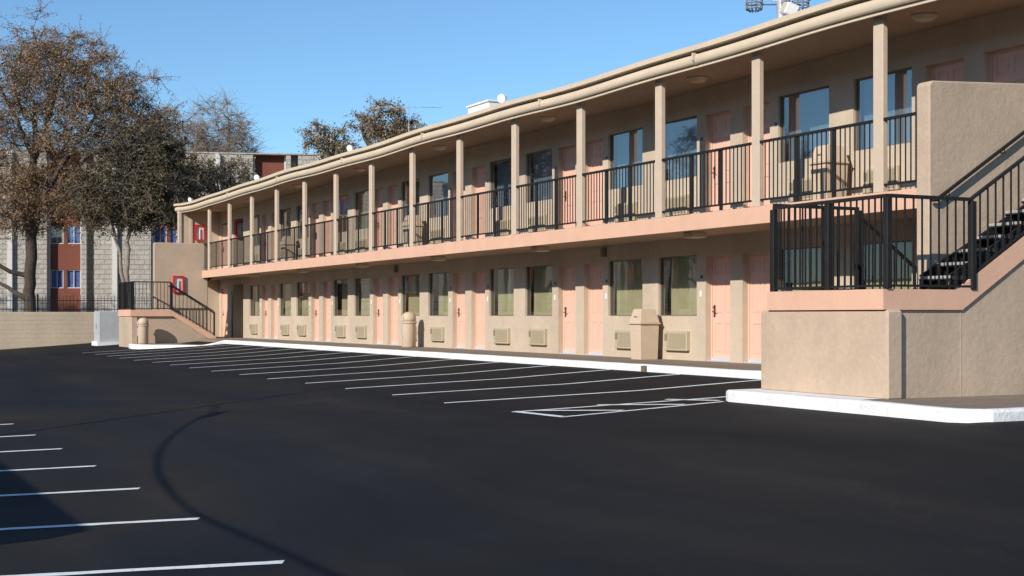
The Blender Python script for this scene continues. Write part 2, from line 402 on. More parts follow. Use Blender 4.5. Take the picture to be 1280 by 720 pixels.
# walkway along the building, kerb, stair islands
WZ = .115
b = MB(); b.box(13.70, 15.9, 17.2, 64, -.4, WZ); b.box(13.70, 15.9, 14.26, 17.2, -.4, WZ); b.box(15.9, 24, 56.4, 64, -.4, WZ)
for y in [17.2+1.53*i for i in range(31)]:
    pass
tag(b.build('walkway', M['walk']), kind='structure')
def kerb(name, pts, top, base=-.45, wd=.15, wob=.012):
    """painted kerb: a run of boxes with a rounded outer arris; pts run with the lot on the right-hand side"""
    b = MB(); prof = [(0, base), (0, -.035), (.012, -.012), (.035, 0), (wd, 0), (wd, base)]
    rows = []
    fine = []
    for (p, q) in zip(pts, pts[1:]):
        k = max(1, int(math.hypot(q[0]-p[0], q[1]-p[1])/.5))
        fine += [(p[0]+(q[0]-p[0])*i/k, p[1]+(q[1]-p[1])*i/k) for i in range(k)]
    fine.append(pts[-1])
    for i, p in enumerate(fine):
        a = Vector(fine[max(i-1, 0)]); c = Vector(fine[min(i+1, len(fine)-1)]); d = (c-a).normalized(); nrm = Vector((-d.y, d.x))
        a2 = (Vector(p)-a); c2 = (c-Vector(p)); cs = 1
        if a2.length > 0 and c2.length > 0: cs = max(.6, math.cos(a2.angle_signed(c2)/2))
        t = top if not callable(top) else top(*p)
        wz = random.uniform(-wob, wob)*.4
        rows.append([(p[0]+nrm.x*u/cs, p[1]+nrm.y*u/cs, (t+v+(wz if v > base else 0)) if v != base else base) for u, v in prof])
    for r0, r1 in zip(rows, rows[1:]):
        for k in range(len(prof)-1): b.quad([r0[k], r1[k], r1[k+1], r0[k+1]])
    b.quad(rows[0]); b.quad(rows[-1][::-1])
    return tag(b.build(name, M['white']), kind='structure')
def run(p0, p1, n=6): return [(p0[0]+(p1[0]-p0[0])*i/n, p0[1]+(p1[1]-p0[1])*i/n) for i in range(n+1)]
kerb('kerb', [(13.56, 51.4), (13.56, 16.75)], WZ+.004)
# near island
IZ = -.045
kerb('stair_island_kerb', [(13.6, 16.74), (11.70, 16.74), (11.56, 16.68), (11.49, 16.52), (11.48, 12.25), (11.56, 12.0), (11.8, 11.86), (24, 11.86)], IZ+.006)
b = MB(); b.prism([(11.62, 12.0), (24, 12.0), (24, 16.62), (11.62, 16.62)], 'z', -.4, IZ)
tag(b.build('stair_island_slab', M['walk']), kind='structure')
b = MB(); b.box(13.50, 13.575, 22.05, 22.17, -.02, .10, 0, .008)
tag(b.build('drain_outlet', M['brown0']), 'small brown drain outlet in the white kerb in front of the square trash can', 'drain')
b = MB(); n_ = 40; pe = random.Random(4)
for i in range(n_):
    ya, yb = 13.8+2.8*i/n_, 13.8+2.8*(i+1)/n_; xa = 12.094 if ya > 13.95 else 11.75; b.quad([(11.60, ya, IZ+.004), (xa, ya, IZ+.004), (xa, yb, IZ+.004), (11.60, yb, IZ+.004)])
tag(b.build('kerb_paint', M['white']), kind='structure')
# far island
JZ = -.07
kerb('far_island_kerb', [(12.0, 56.01), (11.3, 56.01), (11.02, 55.9), (10.90, 55.5), (10.82, 54.6), (10.9, 53.9), (11.2, 53.3), (12.75, 51.6), (13.1, 51.35), (13.56, 51.3)], lambda x, y: JZ+.006 if x < 12.8 else JZ+.006+(x-12.8)/.76*(WZ-JZ))
b = MB(); b.prism([(11.3, 55.9), (11.05, 55.6), (10.96, 54.7), (11.25, 53.6), (12.9, 51.7), (13.69, 51.5), (13.69, 58.6), (11.3, 58.6)], 'z', -.4, JZ)
tag(b.build('far_island_slab', M['walk']), kind='structure')

# ------------------------------------------------------------------ the motel
XW = 15.67; DZ = 2.82; DB = 2.53; CEIL = 5.46; YN = 14.97; YF = 60.3
BO = (XW, 37, 0)
motel = empty('motel_building', BO, 'long two-storey tan motel with pink doors and a railed balcony walkway', 'building')
def part(b, name, m, parent=motel): return b.build(name, m, parent, shift=BO) if parent is motel else b.build(name, m, parent)

def face_wall(b, y0, y1, z0, z1, holes, x=XW, depth=.16):
    ys = sorted({y0, y1} | {h[0] for h in holes} | {h[1] for h in holes}); zs = sorted({z0, z1} | {h[2] for h in holes} | {h[3] for h in holes})
    inside = lambda y, z: any(h[0] < y < h[1] and h[2] < z < h[3] for h in holes)
    for i in range(len(ys)-1):
        for j in range(len(zs)-1):
            if not inside((ys[i]+ys[i+1])/2, (zs[j]+zs[j+1])/2):
                b.quad([(x, ys[i+1], zs[j]), (x, ys[i], zs[j]), (x, ys[i], zs[j+1]), (x, ys[i+1], zs[j+1])])
                b.quad([(x+depth, ys[i], zs[j]), (x+depth, ys[i+1], zs[j]), (x+depth, ys[i+1], zs[j+1]), (x+depth, ys[i], zs[j+1])])
    for h in holes:
        a, c, d, e = h[:4]; X = x+depth
        b.quad([(x, a, d), (X, a, d), (X, a, e), (x, a, e)]); b.quad([(x, c, d), (x, c, e), (X, c, e), (X, c, d)])
        b.quad([(x, a, e), (X, a, e), (X, c, e), (x, c, e)]); b.quad([(x, a, d), (x, c, d), (X, c, d), (X, a, d)])
doors_, wins_ = [], []
for k in range(-1, 6):
    o = 6.12*k
    for fl in (0, 1):
        z0 = WZ if fl == 0 else DZ; dz = 0 if fl == 0 else 2.76
        doors_ += [(21.22+o, 22.07+o, z0, 2.17+dz, fl, 1), (22.47+o, 23.30+o, z0, 2.17+dz, fl, 0)]
        wins_.append((23.61+o, 25.03+o, 1.0+dz, 2.21+dz, fl, 0))
        if not (k == 5): wins_.append((25.66+o, 27.10+o, 1.0+dz, 2.21+dz, fl, 1))
passage = (56.55, 58.05)
lo = [h[:4] for h in doors_+wins_ if h[4] == 0]+[(passage[0], passage[1], WZ, 2.3)]
hi = [h[:4] for h in doors_+wins_ if h[4] == 1]+[(passage[0], passage[1], DZ, 5.0)]
# far pink service doors, one per floor
sdoor = [(59.0, 60.0, WZ, 2.17), (59.0, 60.0, DZ, 4.93)]
b = MB(); face_wall(b, YN, YF, -.3, DB, lo+[sdoor[0]]); part(b, 'ground_floor_wall', M['wall'])
b = MB(); face_wall(b, YN, YF, DB+.001, CEIL+.05, hi+[sdoor[1]]); part(b, 'upper_floor_wall', M['wall'])
b = MB(); b.box(XW+.162, 24.5, YN, YN+.16, -.3, 5.6)                       # gable ends and back
part(b, 'end_wall', M['wall'])
b = MB(); b.box(13.92, 24.5, YF, YF+.2, -.3, CEIL+.02); b.box(13.92, 14.03, YF-.06, YF, -.3, CEIL, 0); b.box(14.40, 14.50, YF-.06, YF, -.3, CEIL, 0)
part(b, 'far_end_wall', M['wall'])
b = MB(); b.box(24.3, 24.5, YN+.16, YF, -.3, 5.6); part(b, 'back_wall', M['wall'])
b = MB(); b.box(XW+.9, XW+1.0, YN+.2, passage[0]-.05, -.3, 5.4); part(b, 'dark_room_backing', M['dark'])  # near-black sheet painted in place of the rooms' unlit depth
# passage: side walls, back, and floor slab
b = MB()
for z0, z1 in ((WZ, 2.5), (DZ, 5.4)):
    b.box(XW+.16, 20.9, passage[1], passage[1]+.12, z0, z1); b.box(XW+.16, 20.9, passage[0]-.12, passage[0], z0, z1); b.box(20.8, 20.9, passage[0], passage[1], z0, z1)
part(b, 'passage_wall', M['wall'])
# balcony deck
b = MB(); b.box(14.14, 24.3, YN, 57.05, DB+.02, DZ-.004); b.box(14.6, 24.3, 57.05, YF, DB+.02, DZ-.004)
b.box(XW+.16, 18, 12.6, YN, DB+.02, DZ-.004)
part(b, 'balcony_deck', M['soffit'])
b = MB(); b.box(14.138, 15.668, YN+.01, 57.04, DZ-.003, DZ+.002); part(b, 'deck_floor', M['deckfloor'])
b = MB(); b.box(14.10, 14.137, YN, 57.04, DB, DZ, 0, .006)
part(b, 'balcony_fascia', M['pink'])
# roof
def sag(y): return .018*math.sin(y*.45)+.012*math.sin(y*1.13+1)-(.08*math.exp(-((y-57.3)/2.6)**2))+(.02 if y > 60 else 0)
YS = [12.4+i*.5 for i in range(98)]
def extrude_y(prof, name, m, closed=True):
    b = MB(); n = len(prof)
    for j in range(len(YS)-1):
        for i in range(n if closed else n-1):
            p, q = prof[i], prof[(i+1) % n]
            b.quad([(p[0], YS[j], p[1]+sag(YS[j])), (p[0], YS[j+1], p[1]+sag(YS[j+1])), (q[0], YS[j+1], q[1]+sag(YS[j+1])), (q[0], YS[j], q[1]+sag(YS[j]))], 0, False)
    for y, rev in ((YS[0], 1), (YS[-1], 0)):
        pts = [(p[0], y, p[1]+sag(y)) for p in prof]; b.quad(pts[::-1] if rev else pts)
    return part(b, name, m)
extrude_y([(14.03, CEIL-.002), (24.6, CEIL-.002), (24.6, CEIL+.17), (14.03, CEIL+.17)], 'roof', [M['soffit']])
extrude_y([(13.955, CEIL+.175), (24.65, CEIL+.175), (24.65, 5.70), (13.955, 5.70)], 'roof_covering', [M['roof']])
extrude_y([(13.98, 5.375), (14.028, 5.375), (14.028, 5.62), (13.98, 5.62)], 'fascia_board', [M['roofpaint']])
# gutter: a half-round front hung below the cap
gp = [(13.977, 5.60)] + [(13.935-.040*math.sin(math.pi*t/8)**.6, 5.60-.17*t/8) for t in range(9)] + [(13.977, 5.43)]
extrude_y(gp, 'gutter', [M['roofpaint']])
extrude_y([(13.845, 5.655), (13.95, 5.655), (13.95, 5.72), (14.1, 5.72), (14.1, 5.745), (13.845, 5.745)], 'roof_edge_cap', [M['roofpaint']])
for y in (21.0, 26.9, 33.4, 39.5, 46, 52.3):
    b = MB(); b.prism([(13.862, 5.62+sag(y)), (13.94, 5.62+sag(y)), (13.94, 5.42+sag(y)), (13.862, 5.50+sag(y))], 'y', y, y+.05); part(b, 'gutter_joint', M['roofpaint'])
# posts
PB = MB(); PB.box(-.05, .05, -.11, .11, 0, CEIL-DZ-.002, 0, .012); pm = PB.mesh('post', [M['post']])
bp = MB(); bp.box(-.065, .065, -.125, .125, 0, .03); bpm = bp.mesh('post_foot', [M['post']])
PY = [16.52+3.05*n for n in range(14)]
for y in PY:
    p = inst('post', pm, motel, (14.2-BO[0], y-BO[1], DZ))
# railings between the posts
def railing_mesh(Ln, fats=True):
    b = MB(); b.box(-.03, .03, 0, Ln, 1.06, 1.10); b.box(-.02, .02, 0, Ln, .10, .13)
    n = round(Ln/.112)
    for i in range(1, n):
        y = Ln*i/n
        if fats and (abs(y-Ln/3) < .07 or abs(y-2*Ln/3) < .07): continue
        b.box(-.0075, .0075, y-.0075, y+.0075, .13, 1.06)
    return b.mesh('railing', [M['black']])
fb = MB(); fb.box(-.009, .009, -.045, .045, .02, 1.06); fbm = fb.mesh('flat_baluster', [M['black']])
rm = railing_mesh(3.05-.22)
for i, y in enumerate(PY[:-1]):
    r = inst('railing', rm, motel, (14.19-BO[0], y+.11-BO[1], DZ))
    for t in (1/3, 2/3): inst('flat_baluster', fbm, r, (0, 2.83*t, 0))
sr = railing_mesh(PY[0]-.11-YN, False); inst('railing', sr, motel, (14.19-BO[0], YN-BO[1], DZ))
sr2 = railing_mesh(57.04-PY[-1]-.11, False); inst('railing', sr2, motel, (14.19-BO[0], PY[-1]+.11-BO[1], DZ))
# doors (local: hinge side frame at y 0..w, face at x 0, z 0 up)
def door_mesh(wd, ht):
    b = MB(); fw = .035
    b.box(0, .05, 0, fw, 0, ht); b.box(0, .05, wd-fw, wd, 0, ht); b.box(0, .05, fw, wd-fw, ht-fw, ht)     # frame
    x = .02; Y0, Y1 = fw+.004, wd-fw-.004; Z0, Z1 = .045, ht-fw-.004; W = Y1-Y0
    cols_ = [(Y0+.11*W, Y0+.44*W), (Y0+.56*W, Y0+.89*W)]
    rows_ = [(Z0+.10, Z0+.10+.30*(Z1-Z0)), (Z0+.44*(Z1-Z0), Z0+.78*(Z1-Z0)), (Z0+.84*(Z1-Z0), Z1-.09)]
    holes = [(c[0], c[1], r[0], r[1]) for c in cols_ for r in rows_]
    face_wall(b, Y0, Y1, Z0, Z1, holes, x, .014)
    for (a, c, d, e) in holes:                                                                           # raised fields
        b.prism([(x+.012, d+.028), (x+.012, e-.028), (x+.0135, e), (x+.0135, d)], 'y', a, c)
        b.box(x+.003, x+.0134, a+.035, c-.035, d+.045, e-.045, 0, .004)
    b.box(x+.0142, x+.045, Y0, Y1, Z0, Z1)
    return b.mesh('door', [M['door']])
dmeshes = {}
hm = MB(); hm.box(-.012, .0, -.028, .028, -.11, .13, 0, .004); hm.tube([(-.012, 0, .0), (-.06, 0, .0)], .011, 8); hm.tube([(-.055, 0, 0), (-.058, -.11, -.004)], .010, 8)
hm.lathe((0, 0, 0), [(.001, 0)], 3); hm.tube([(-.012, 0, .085), (-.03, 0, .085)], .02, 10)
hmL = hm.mesh('lever_handle', [M['handle']])
kn = MB(); kn.tube([(0, 0, 0), (-.03, 0, 0), (-.04, 0, 0), (-.065, 0, 0)], [.012, .012, .028, .022], 10); kn.box(-.004, .0, -.03, .03, -.05, .17)
knM = kn.mesh('door_knob', [M['handle']])
for (y0, y1, z0, z1, fl, kind) in doors_:
    wd, ht = y1-y0, z1-z0; key = (round(wd, 2), round(ht, 2))
    if key not in dmeshes:
        th = MB(); th.box(-.10, .049, .0, wd, 0, .022); th.box(-.012, .018, .04, wd-.04, .022, .075)
        dmeshes[key] = (door_mesh(wd, ht), th.mesh('threshold', [M['steel']]))
    d = inst('door', dmeshes[key][0], motel, (XW+.125-BO[0], y0-BO[1], z0))
    inst('threshold', dmeshes[key][1], d, (.0, 0, 0))
    if kind == 0: inst('lever_handle', hmL, d, (.02, wd-.10, .97))
    else: inst('door_knob', knM, d, (.02, .10, .97))
for z in (0, 1):
    dd = sdoor[z]; d = MB(); d.box(0, .05, 0, .05, 0, 2.05); d.box(0, .05, .95, 1.0, 0, 2.05); d.box(0, .05, .05, .95, 2.0, 2.05); d.box(.02, .06, .052, .948, .01, 1.998)
    o = d.build('service_door', M['door'], motel, (XW+.05-BO[0], dd[0]-BO[1], dd[2])); inst('door_knob', knM, o, (.02, .86, .95))
b = MB(); b.box(XW-.02, XW-.002, 58.2, YF-.01, WZ, 2.35); 
# windows
def win_meshes(wd, ht):
    f = MB(); t = .022
    f.box(0, .05, 0, t, 0, ht); f.box(0, .05, wd-t, wd, 0, ht); f.box(0, .05, t, wd-t, 0, t); f.box(0, .05, t, wd-t, ht-t, ht)
    g = MB(); g.quad([(.022, wd-t, t), (.022, t, t), (.022, t, ht-t), (.022, wd-t, ht-t)])
    return f.mesh('window', [M['frame']]), g
wcache = {}
wr = random.Random(3)
def curtain_mesh(y0, y1, z0, z1, nm, amp=.022, per=.085, seed=0):
    c = MB(); rr = random.Random(seed); n = int((y1-y0)/.014); ph = rr.random()*6; prev = None
    for i in range(n+1):
        y = y0+(y1-y0)*i/n
        a = amp*(math.sin(2*math.pi*y/per+ph+.9*math.sin(y*5+ph))+.35*math.sin(2*math.pi*y/(per*2.3)+ph))
        cur = ((a, y, z0+.004*math.sin(y*40)), (a*.6, y, z1))
        if prev: c.quad([cur[0], prev[0], prev[1], cur[1]], 0, True)
        prev = cur
    return c.mesh(nm, [M[{'curtain': 'curt', 'liner_curtain': 'liner'}[nm]]])
for idx, (y0, y1, z0, z1, fl, kind) in enumerate(wins_):
    wd, ht = y1-y0, z1-z0; key = (round(wd, 2), fl)
    if key not in wcache:
        fm, g = win_meshes(wd, ht); wcache[key] = (fm, g.mesh('glass_pane', [M['glass_film' if fl else 'glass']]))
    o = inst('window', wcache[key][0], motel, (XW+.05-BO[0], y0-BO[1], z0)); inst('glass_pane', wcache[key][1], o)
    gap = wr.choice([.06, .08, .10, .12, .15, .3])
    if fl == 0 or y0 > 37:
        cm = curtain_mesh(.02, wd-gap, -.05, ht+.02, 'curtain', seed=idx); inst('curtain', cm, o, (.16, 0, 0))
    else:
        side = wr.random()
        cm = curtain_mesh(.02, wd-.04, -.05, ht+.02, 'liner_curtain', .008, .14, idx); inst('liner_curtain', cm, o, (.16, 0, 0))
    b2 = MB(); b2.box(-.02, .048, -.0, wd, -.03, -.002)
# room air conditioners under the windows
a = MB(); a.box(-.088, .02, 0, .84, 0, .40, 0, .012)
acm = a.mesh('air_conditioner', [M['ac']])
a = MB()
for i in range(17): a.box(-.098, -.0885, .03, .66, .05+i*.0185, .0605+i*.0185, 0)
a.box(-.094, -.0885, .695, .70, .02, .385, 1)
a.box(-.096, -.0885, .72, .80, .20, .34, 1)
agm = a.mesh('grille', [M['ac'], M['acdark']])
for (y0, y1, z0, z1, fl, kind) in wins_:
    o = inst('air_conditioner', acm, motel, (XW-BO[0], (y0+.18 if kind else y0+.24)-BO[1], (.30 if fl == 0 else DZ+.20))); inst('grille', agm, o)
# room number plates, light switches, downlights
pl = MB(); pl.box(-.012, 0, 0, .07, 0, .065, 0, .003); plm = pl.mesh('number_plate', [M['plate']])
sw = MB(); sw.box(-.012, 0, 0, .07, 0, .12, 0, .003); swm = sw.mesh('bell_plate', [M['fire']])
for (y0, y1, z0, z1, fl, kind) in doors_:
    yy = y1+.10 if kind == 0 else y0-.22
    inst('number_plate', plm, motel, (XW-BO[0], yy-BO[1], z0+1.62))
    if fl == 0: inst('bell_plate', swm, motel, (XW-BO[0], yy+.03-BO[1], z0+1.26))
lt = MB(); lt.box(-.16, .16, -.16, .16, -.11, 0, 0, .015); ltm = lt.mesh('ceiling_light', [M['lamp']])
for y in (15.9, 22.1, 28.3, 34.1, 39.8, 45.5, 51.3): inst('ceiling_light', ltm, motel, (14.62-BO[0], y-BO[1], DB+.02))
rl = MB(); rl.lathe((0, 0, 0), [(.05, -.10), (.13, -.085), (.16, -.05), (.17, -.035), (.20, -.03), (.20, 0)], 20); rlm = rl.mesh('round_ceiling_light', [M['lamp']])
for y in (16.3, 22.35, 28.4, 34.5, 40.6, 46.7, 52.8): inst('round_ceiling_light', rlm, motel, (14.85-BO[0], y-BO[1], CEIL+sag(y)-.001))
b = MB(); b.box(XW-.10, XW-.0, 27.15, 27.27, 2.30, 2.50, 0, .01); b.box(XW-.10, XW, 39.6, 39.7, 2.30, 2.5, 0, .01); part(b, 'junction_box', M['frame'])

# ------------------------------------------------------------------ stairs
def flight_treads(t, BO_, x0, z0, x1, z1, y0, y1, n):
    rise = (z1-z0)/n; go = (x1-x0)/n
    for i in range(n-1):
        X = x0+go*i; Z = z0+rise*(i+1)
        b = MB(); b.box(min(X, X+go*1.05), max(X, X+go*1.05), y0, y1, Z-.05, Z)
        tr = b.build('tread', M['tread'], t, shift=BO_)
        s = -1 if go > 0 else 1
        b = MB(); b.box(min(X, X+s*.012)-.001, max(X, X+s*.012)+.001, y0+.02, y1-.02, Z-.034, Z+.003); b.build('nosing', M['nosing'], tr, shift=BO_)
    b = MB()
    for yy in (y0+.015, y1-.055):                                         # black steel carriage under each side
        b.prism([(x0, z0-.02), (x0, z0+rise*1.1), (x1, z1+.05), (x1, z1-.25)], 'y', yy, yy+.04)
    b.build('steel_stringer', M['black'], t, shift=BO_)
def rail_run(t, BO_, p, q, z0p, z0q, h=1.2, bot=.05, sp=.125, name='railing', ends=(True, True), pw=.085, fat=()):
    """railing along the ground line p-q (xy); z0p, z0q are the floor heights"""
    p = Vector((*p, 0)); q = Vector((*q, 0)); d = q-p; Lg = d.length; u = d/Lg; n = Vector((-u.y, u.x, 0)); b = MB()
    def slab(t0, t1, zl0, zh0, zl1, zh1, w_):
        A, B = p+u*t0, p+u*t1
        v = [A-n*w_, A+n*w_, B+n*w_, B-n*w_]; zl = [zl0, zl0, zl1, zl1]; zh = [zh0, zh0, zh1, zh1]
        k = len(b.v); b.v += [(v[i].x, v[i].y, zl[i]) for i in range(4)]+[(v[i].x, v[i].y, zh[i]) for i in range(4)]
        for f in ((3,2,1,0), (4,5,6,7), (0,1,5,4), (1,2,6,5), (2,3,7,6), (3,0,4,7)): b.f.append(tuple(k+i for i in f)); b.m.append(0); b.sm.append(False)
    slab(0, Lg, z0p+h-.045, z0p+h, z0q+h-.045, z0q+h, .026)
    slab(0, Lg, z0p+bot, z0p+bot+.03, z0q+bot, z0q+bot+.03, .018)
    k = max(1, round(Lg/sp))
    for i in range(1, k):
        tt = Lg*i/k; z = z0p+(z0q-z0p)*tt/Lg; slab(tt-.009, tt+.009, z+bot+.02, z+h-.04, z+bot+.02, z+h-.04, .009)
    o = b.build(name, M['black'], t, shift=BO_)
    for e, tt, zz in ((ends[0], 0, z0p), (ends[1], Lg, z0q)) + tuple((True, f, z0p+(z0q-z0p)*f/Lg) for f in fat):
        if e:
            b = MB(); A = p+u*tt; b.box(A.x-pw/2, A.x+pw/2, A.y-pw/2, A.y+pw/2, zz+.002, zz+h-.046, 0, .006)
            b.build('rail_post', M['black'], o, shift=BO_)
    return o
SO = (12.1, 13.94, IZ)
st = empty('staircase', SO, 'large outdoor staircase at the near right end with pink band and black railings', 'staircase')
LZ = 1.34
b = MB(); b.box(12.1, 12.36, 13.95, 16.62, IZ-.02, 1.08, 0, .03); b.build('support_wall', M['stucco'], st, shift=SO)
b = MB(); b.prism([(12.358, IZ-.02), (15.66, IZ-.02), (15.66, 2.50), (15.60, 2.50), (13.38, 1.079), (12.358, 1.079)], 'y', 14.025, 14.25)
b.box(13.378, 13.388, 14.020, 14.026, IZ, 1.07); b.build('side_wall', M['stucco'], st, shift=SO)
b = MB(); b.box(12.36, 12.5, 14.25, 16.3, IZ, 1.08); b.box(12.5, 15.6, 16.2, 16.35, IZ-.02, .9) ; b.build('inner_wall', M['stucco'], st, shift=SO)
b = MB(); b.prism([(12.105, 1.08), (13.38, 1.08), (15.70, 2.535), (15.70, 2.815), (13.29, LZ), (12.105, LZ)], 'y', 13.985, 14.023)
b.box(12.07, 12.104, 13.985, 16.42, 1.08, LZ); b.build('pink_band', M['pink'], st, shift=SO)
b = MB(); b.box(12.105, 13.35, 14.024, 16.42, 1.09, LZ-.004); b.build('landing', M['walk'], st, shift=SO)
b = MB(); b.prism([(13.47, IZ), (17.6, IZ), (17.6, 4.32), (15.9, 4.27), (15.86, 4.31), (15.4, 4.26), (13.52, 4.17), (13.48, 4.14), (13.47, 4.10)], 'y', 14.69, 14.95)
dv = b.build('divider_wall', M['stucco'], st, shift=SO)
bv = dv.modifiers.new('bevel', 'BEVEL'); bv.width = .035; bv.segments = 3
flight_treads(st, SO, 13.27, LZ, 15.75, DZ, 14.06, 14.685, 8)
flight_treads(st, SO, 13.35, LZ, 15.45, WZ, 15.05, 16.1, 7)
rail_run(st, SO, (12.15, 16.36), (12.15, 14.0), LZ, LZ, 1.20, .03, .118, fat=(1.2,))
rail_run(st, SO, (12.15, 14.0), (13.56, 14.0), LZ, LZ, 1.20, .03, .14, ends=(False, True))
rail_run(st, SO, (13.56, 14.0), (15.74, 14.0), LZ+.16, DZ+.03, 1.06, .03, .14, ends=(False, False))
rail_run(st, SO, (12.15, 16.36), (13.65, 16.36), LZ, LZ, 1.24, .03, .13, ends=(False, True))
rail_run(st, SO, (13.65, 16.36), (15.4, 16.36), LZ, WZ, 1.15, .03, .13, ends=(False, True))
b = MB(); b.tube([(13.44, 14.62, 2.555), (13.53, 14.62, 2.56), (15.75, 14.62, 3.95), (15.85, 14.62, 3.97)], .027, 8)
for x in (13.75, 14.75, 15.6): b.tube([(x, 14.62, 2.56+(x-13.53)*.626-.02), (x, 14.62, 2.56+(x-13.53)*.626-.07), (x, 14.69, 2.56+(x-13.53)*.626-.07)], .008, 6)
b.build('wall_handrail', M['black'], st, shift=SO)

FO = (11.1, 56.0, JZ)
fs = empty('staircase', FO, 'small far staircase at the left end descending to the walkway beside tall plain wall', 'staircase')
FZ = 1.25
b = MB(); b.box(11.1, 11.36, 56.06, 58.5, -.35, .99, 0, .03); b.build('support_wall', M['stucco'], fs, shift=FO)
b = MB(); b.prism([(11.36, JZ-.02), (14.42, JZ-.02), (14.42, 0), (12.72, .99), (11.36, .99)], 'y', 56.12, 56.3); b.build('side_wall', M['stucco'], fs, shift=FO)
b = MB(); b.prism([(11.105, .99), (12.72, .99), (14.43, -.08), (14.43, .17), (12.62, FZ), (11.105, FZ)], 'y', 56.02, 56.118); b.box(11.07, 11.104, 56.02, 58.5, .99, FZ)
b.build('pink_band', M['pink'], fs, shift=FO)
b = MB(); b.box(11.105, 12.65, 56.12, 58.5, 1.0, FZ-.004); b.build('landing', M['walk'], fs, shift=FO)
b = MB(); b.prism([(12.2, JZ), (14.36, JZ), (14.36, 3.93), (12.24, 3.93), (12.2, 3.89)], 'y', 57.07, 57.3)
dv = b.build('divider_wall', M['stucco'], fs, shift=FO); bv = dv.modifiers.new('bevel', 'BEVEL'); bv.width = .03; bv.segments = 2
flight_treads(fs, FO, 12.62, FZ, 14.5, WZ, 56.13, 57.06, 7)
flight_treads(fs, FO, 12.62, FZ, 14.65, DZ, 57.31, 58.3, 8)
rail_run(fs, FO, (11.14, 58.4), (11.14, 56.07), FZ, FZ, 1.1, .03, .12, fat=(.6, .9), pw=.15)
rail_run(fs, FO, (11.14, 56.07), (12.66, 56.07), FZ, FZ, 1.1, .03, .14, ends=(False, True), pw=.1)
rail_run(fs, FO, (12.66, 56.07), (14.36, 56.07), FZ-.02, .18, 1.02, .08, .15, ends=(False, True), pw=.06)
b = MB(); b.tube([(12.5, 56.0, 2.17), (12.66, 56.0, 2.17), (14.2, 56.0, 1.20), (14.36, 56.0, 1.1)], .025, 8); b.build('wall_handrail', M['black'], fs, shift=FO)

# ------------------------------------------------------------------ trash cans
def square_can(loc, label, group):
    t = empty('trash_can', loc, label, 'trash can', group)
    b = MB(); n = 0
    k = len(b.v); lo_, hi_ = .195, .215
    b.v += [(x*lo_, y*lo_, .0) for x, y in ((-1,-1),(1,-1),(1,1),(-1,1))]+[(x*hi_, y*hi_, .715) for x, y in ((-1,-1),(1,-1),(1,1),(-1,1))]
    for f in ((3,2,1,0),(4,5,6,7),(0,1,5,4),(1,2,6,5),(2,3,7,6),(3,0,4,7)): b.f.append(f); b.m.append(0); b.sm.append(False)
    b.build('bin_body', M['can'], t)
    b = MB(); b.box(-.25, .25, -.25, .25, .715, .745, 0, .01); b.build('rim', M['can'], t)
    b = MB(); k = 0
    b.v += [(x*.225, y*.225, .751) for x, y in ((-1,-1),(1,-1),(1,1),(-1,1))]+[(x*.165, y*.165, 1.01) for x, y in ((-1,-1),(1,-1),(1,1),(-1,1))]+[(x*.14, y*.14, 1.03) for x, y in ((-1,-1),(1,-1),(1,1),(-1,1))]
    for o in (0, 4):
        for i in range(4): j = (i+1) % 4; b.f.append((o+i, o+j, o+4+j, o+4+i)); b.m.append(0); b.sm.append(False)
    b.f.append((8, 9, 10, 11)); b.f.append((3, 2, 1, 0)); b.m += [0, 0]; b.sm += [False]*2
    lid = b.build('lid', M['can'], t)
    b = MB(); b.quad([(-.2165, .13, .80), (-.2165, -.13, .80), (-.180, -.11, .955), (-.180, .11, .955)]); b.quad([(-.2175, .06, .86), (-.2175, -.06, .86), (-.210, -.06, .885), (-.210, .06, .885)], 1)
    b.build('flap', [M['can'], M['acdark']], lid)
    return t
def round_can(loc, label, group):
    t = empty('trash_can', loc, label, 'trash can', group)
    b = MB(); b.lathe((0, 0, 0), [(.18, 0), (.195, .02), (.2, .66), (.205, .68)], 28); b.build('bin_body', M['can'], t)
    b = MB(); b.lathe((0, 0, 0), [(.222, .68), (.228, .69), (.228, .715), (.215, .725)], 28); b.build('rim', M['can'], t)
    b = MB(); b.lathe((0, 0, 0), [(.205, .725), (.205, .82), (.198, .87), (.178, .92), (.145, .96), (.10, .988), (.05, 1.002), (.005, 1.006)], 28); lid = b.build('lid', M['can'], t)
    b = MB(); b.box(-.222, -.17, -.09, .09, .74, .88, 0, .01); b.build('flap', M['can'], lid)
    b = MB(); b.box(-.235, -.19, -.03, .03, .30, .36, 0, .005); b.box(-.235, -.2, -.008, .008, .34, .62); b.build('latch', M['steel'], t)
    return t
G1 = 'square trash cans'; G2 = 'round domed trash cans'
square_can((15.30, 24.98, WZ), 'square tan trash can between two ground floor windows, nearest can on the walkway', G1)
square_can((15.28, 19.05, DZ), 'nearest square trash can upstairs, behind the balcony railing near the stairs', G1)
square_can((15.28, 37.45, DZ), 'square trash can on the balcony above the round walkway can', G1)
square_can((15.28, 49.2, DZ), 'farthest square trash can on the balcony, toward its left end', G1)
round_can((15.20, 37.55, WZ), 'round tan dome-top trash can on the walkway against a window', G2)
round_can((11.47, 55.60, JZ), 'round tan dome-top trash can in front of the small far staircase', G2)

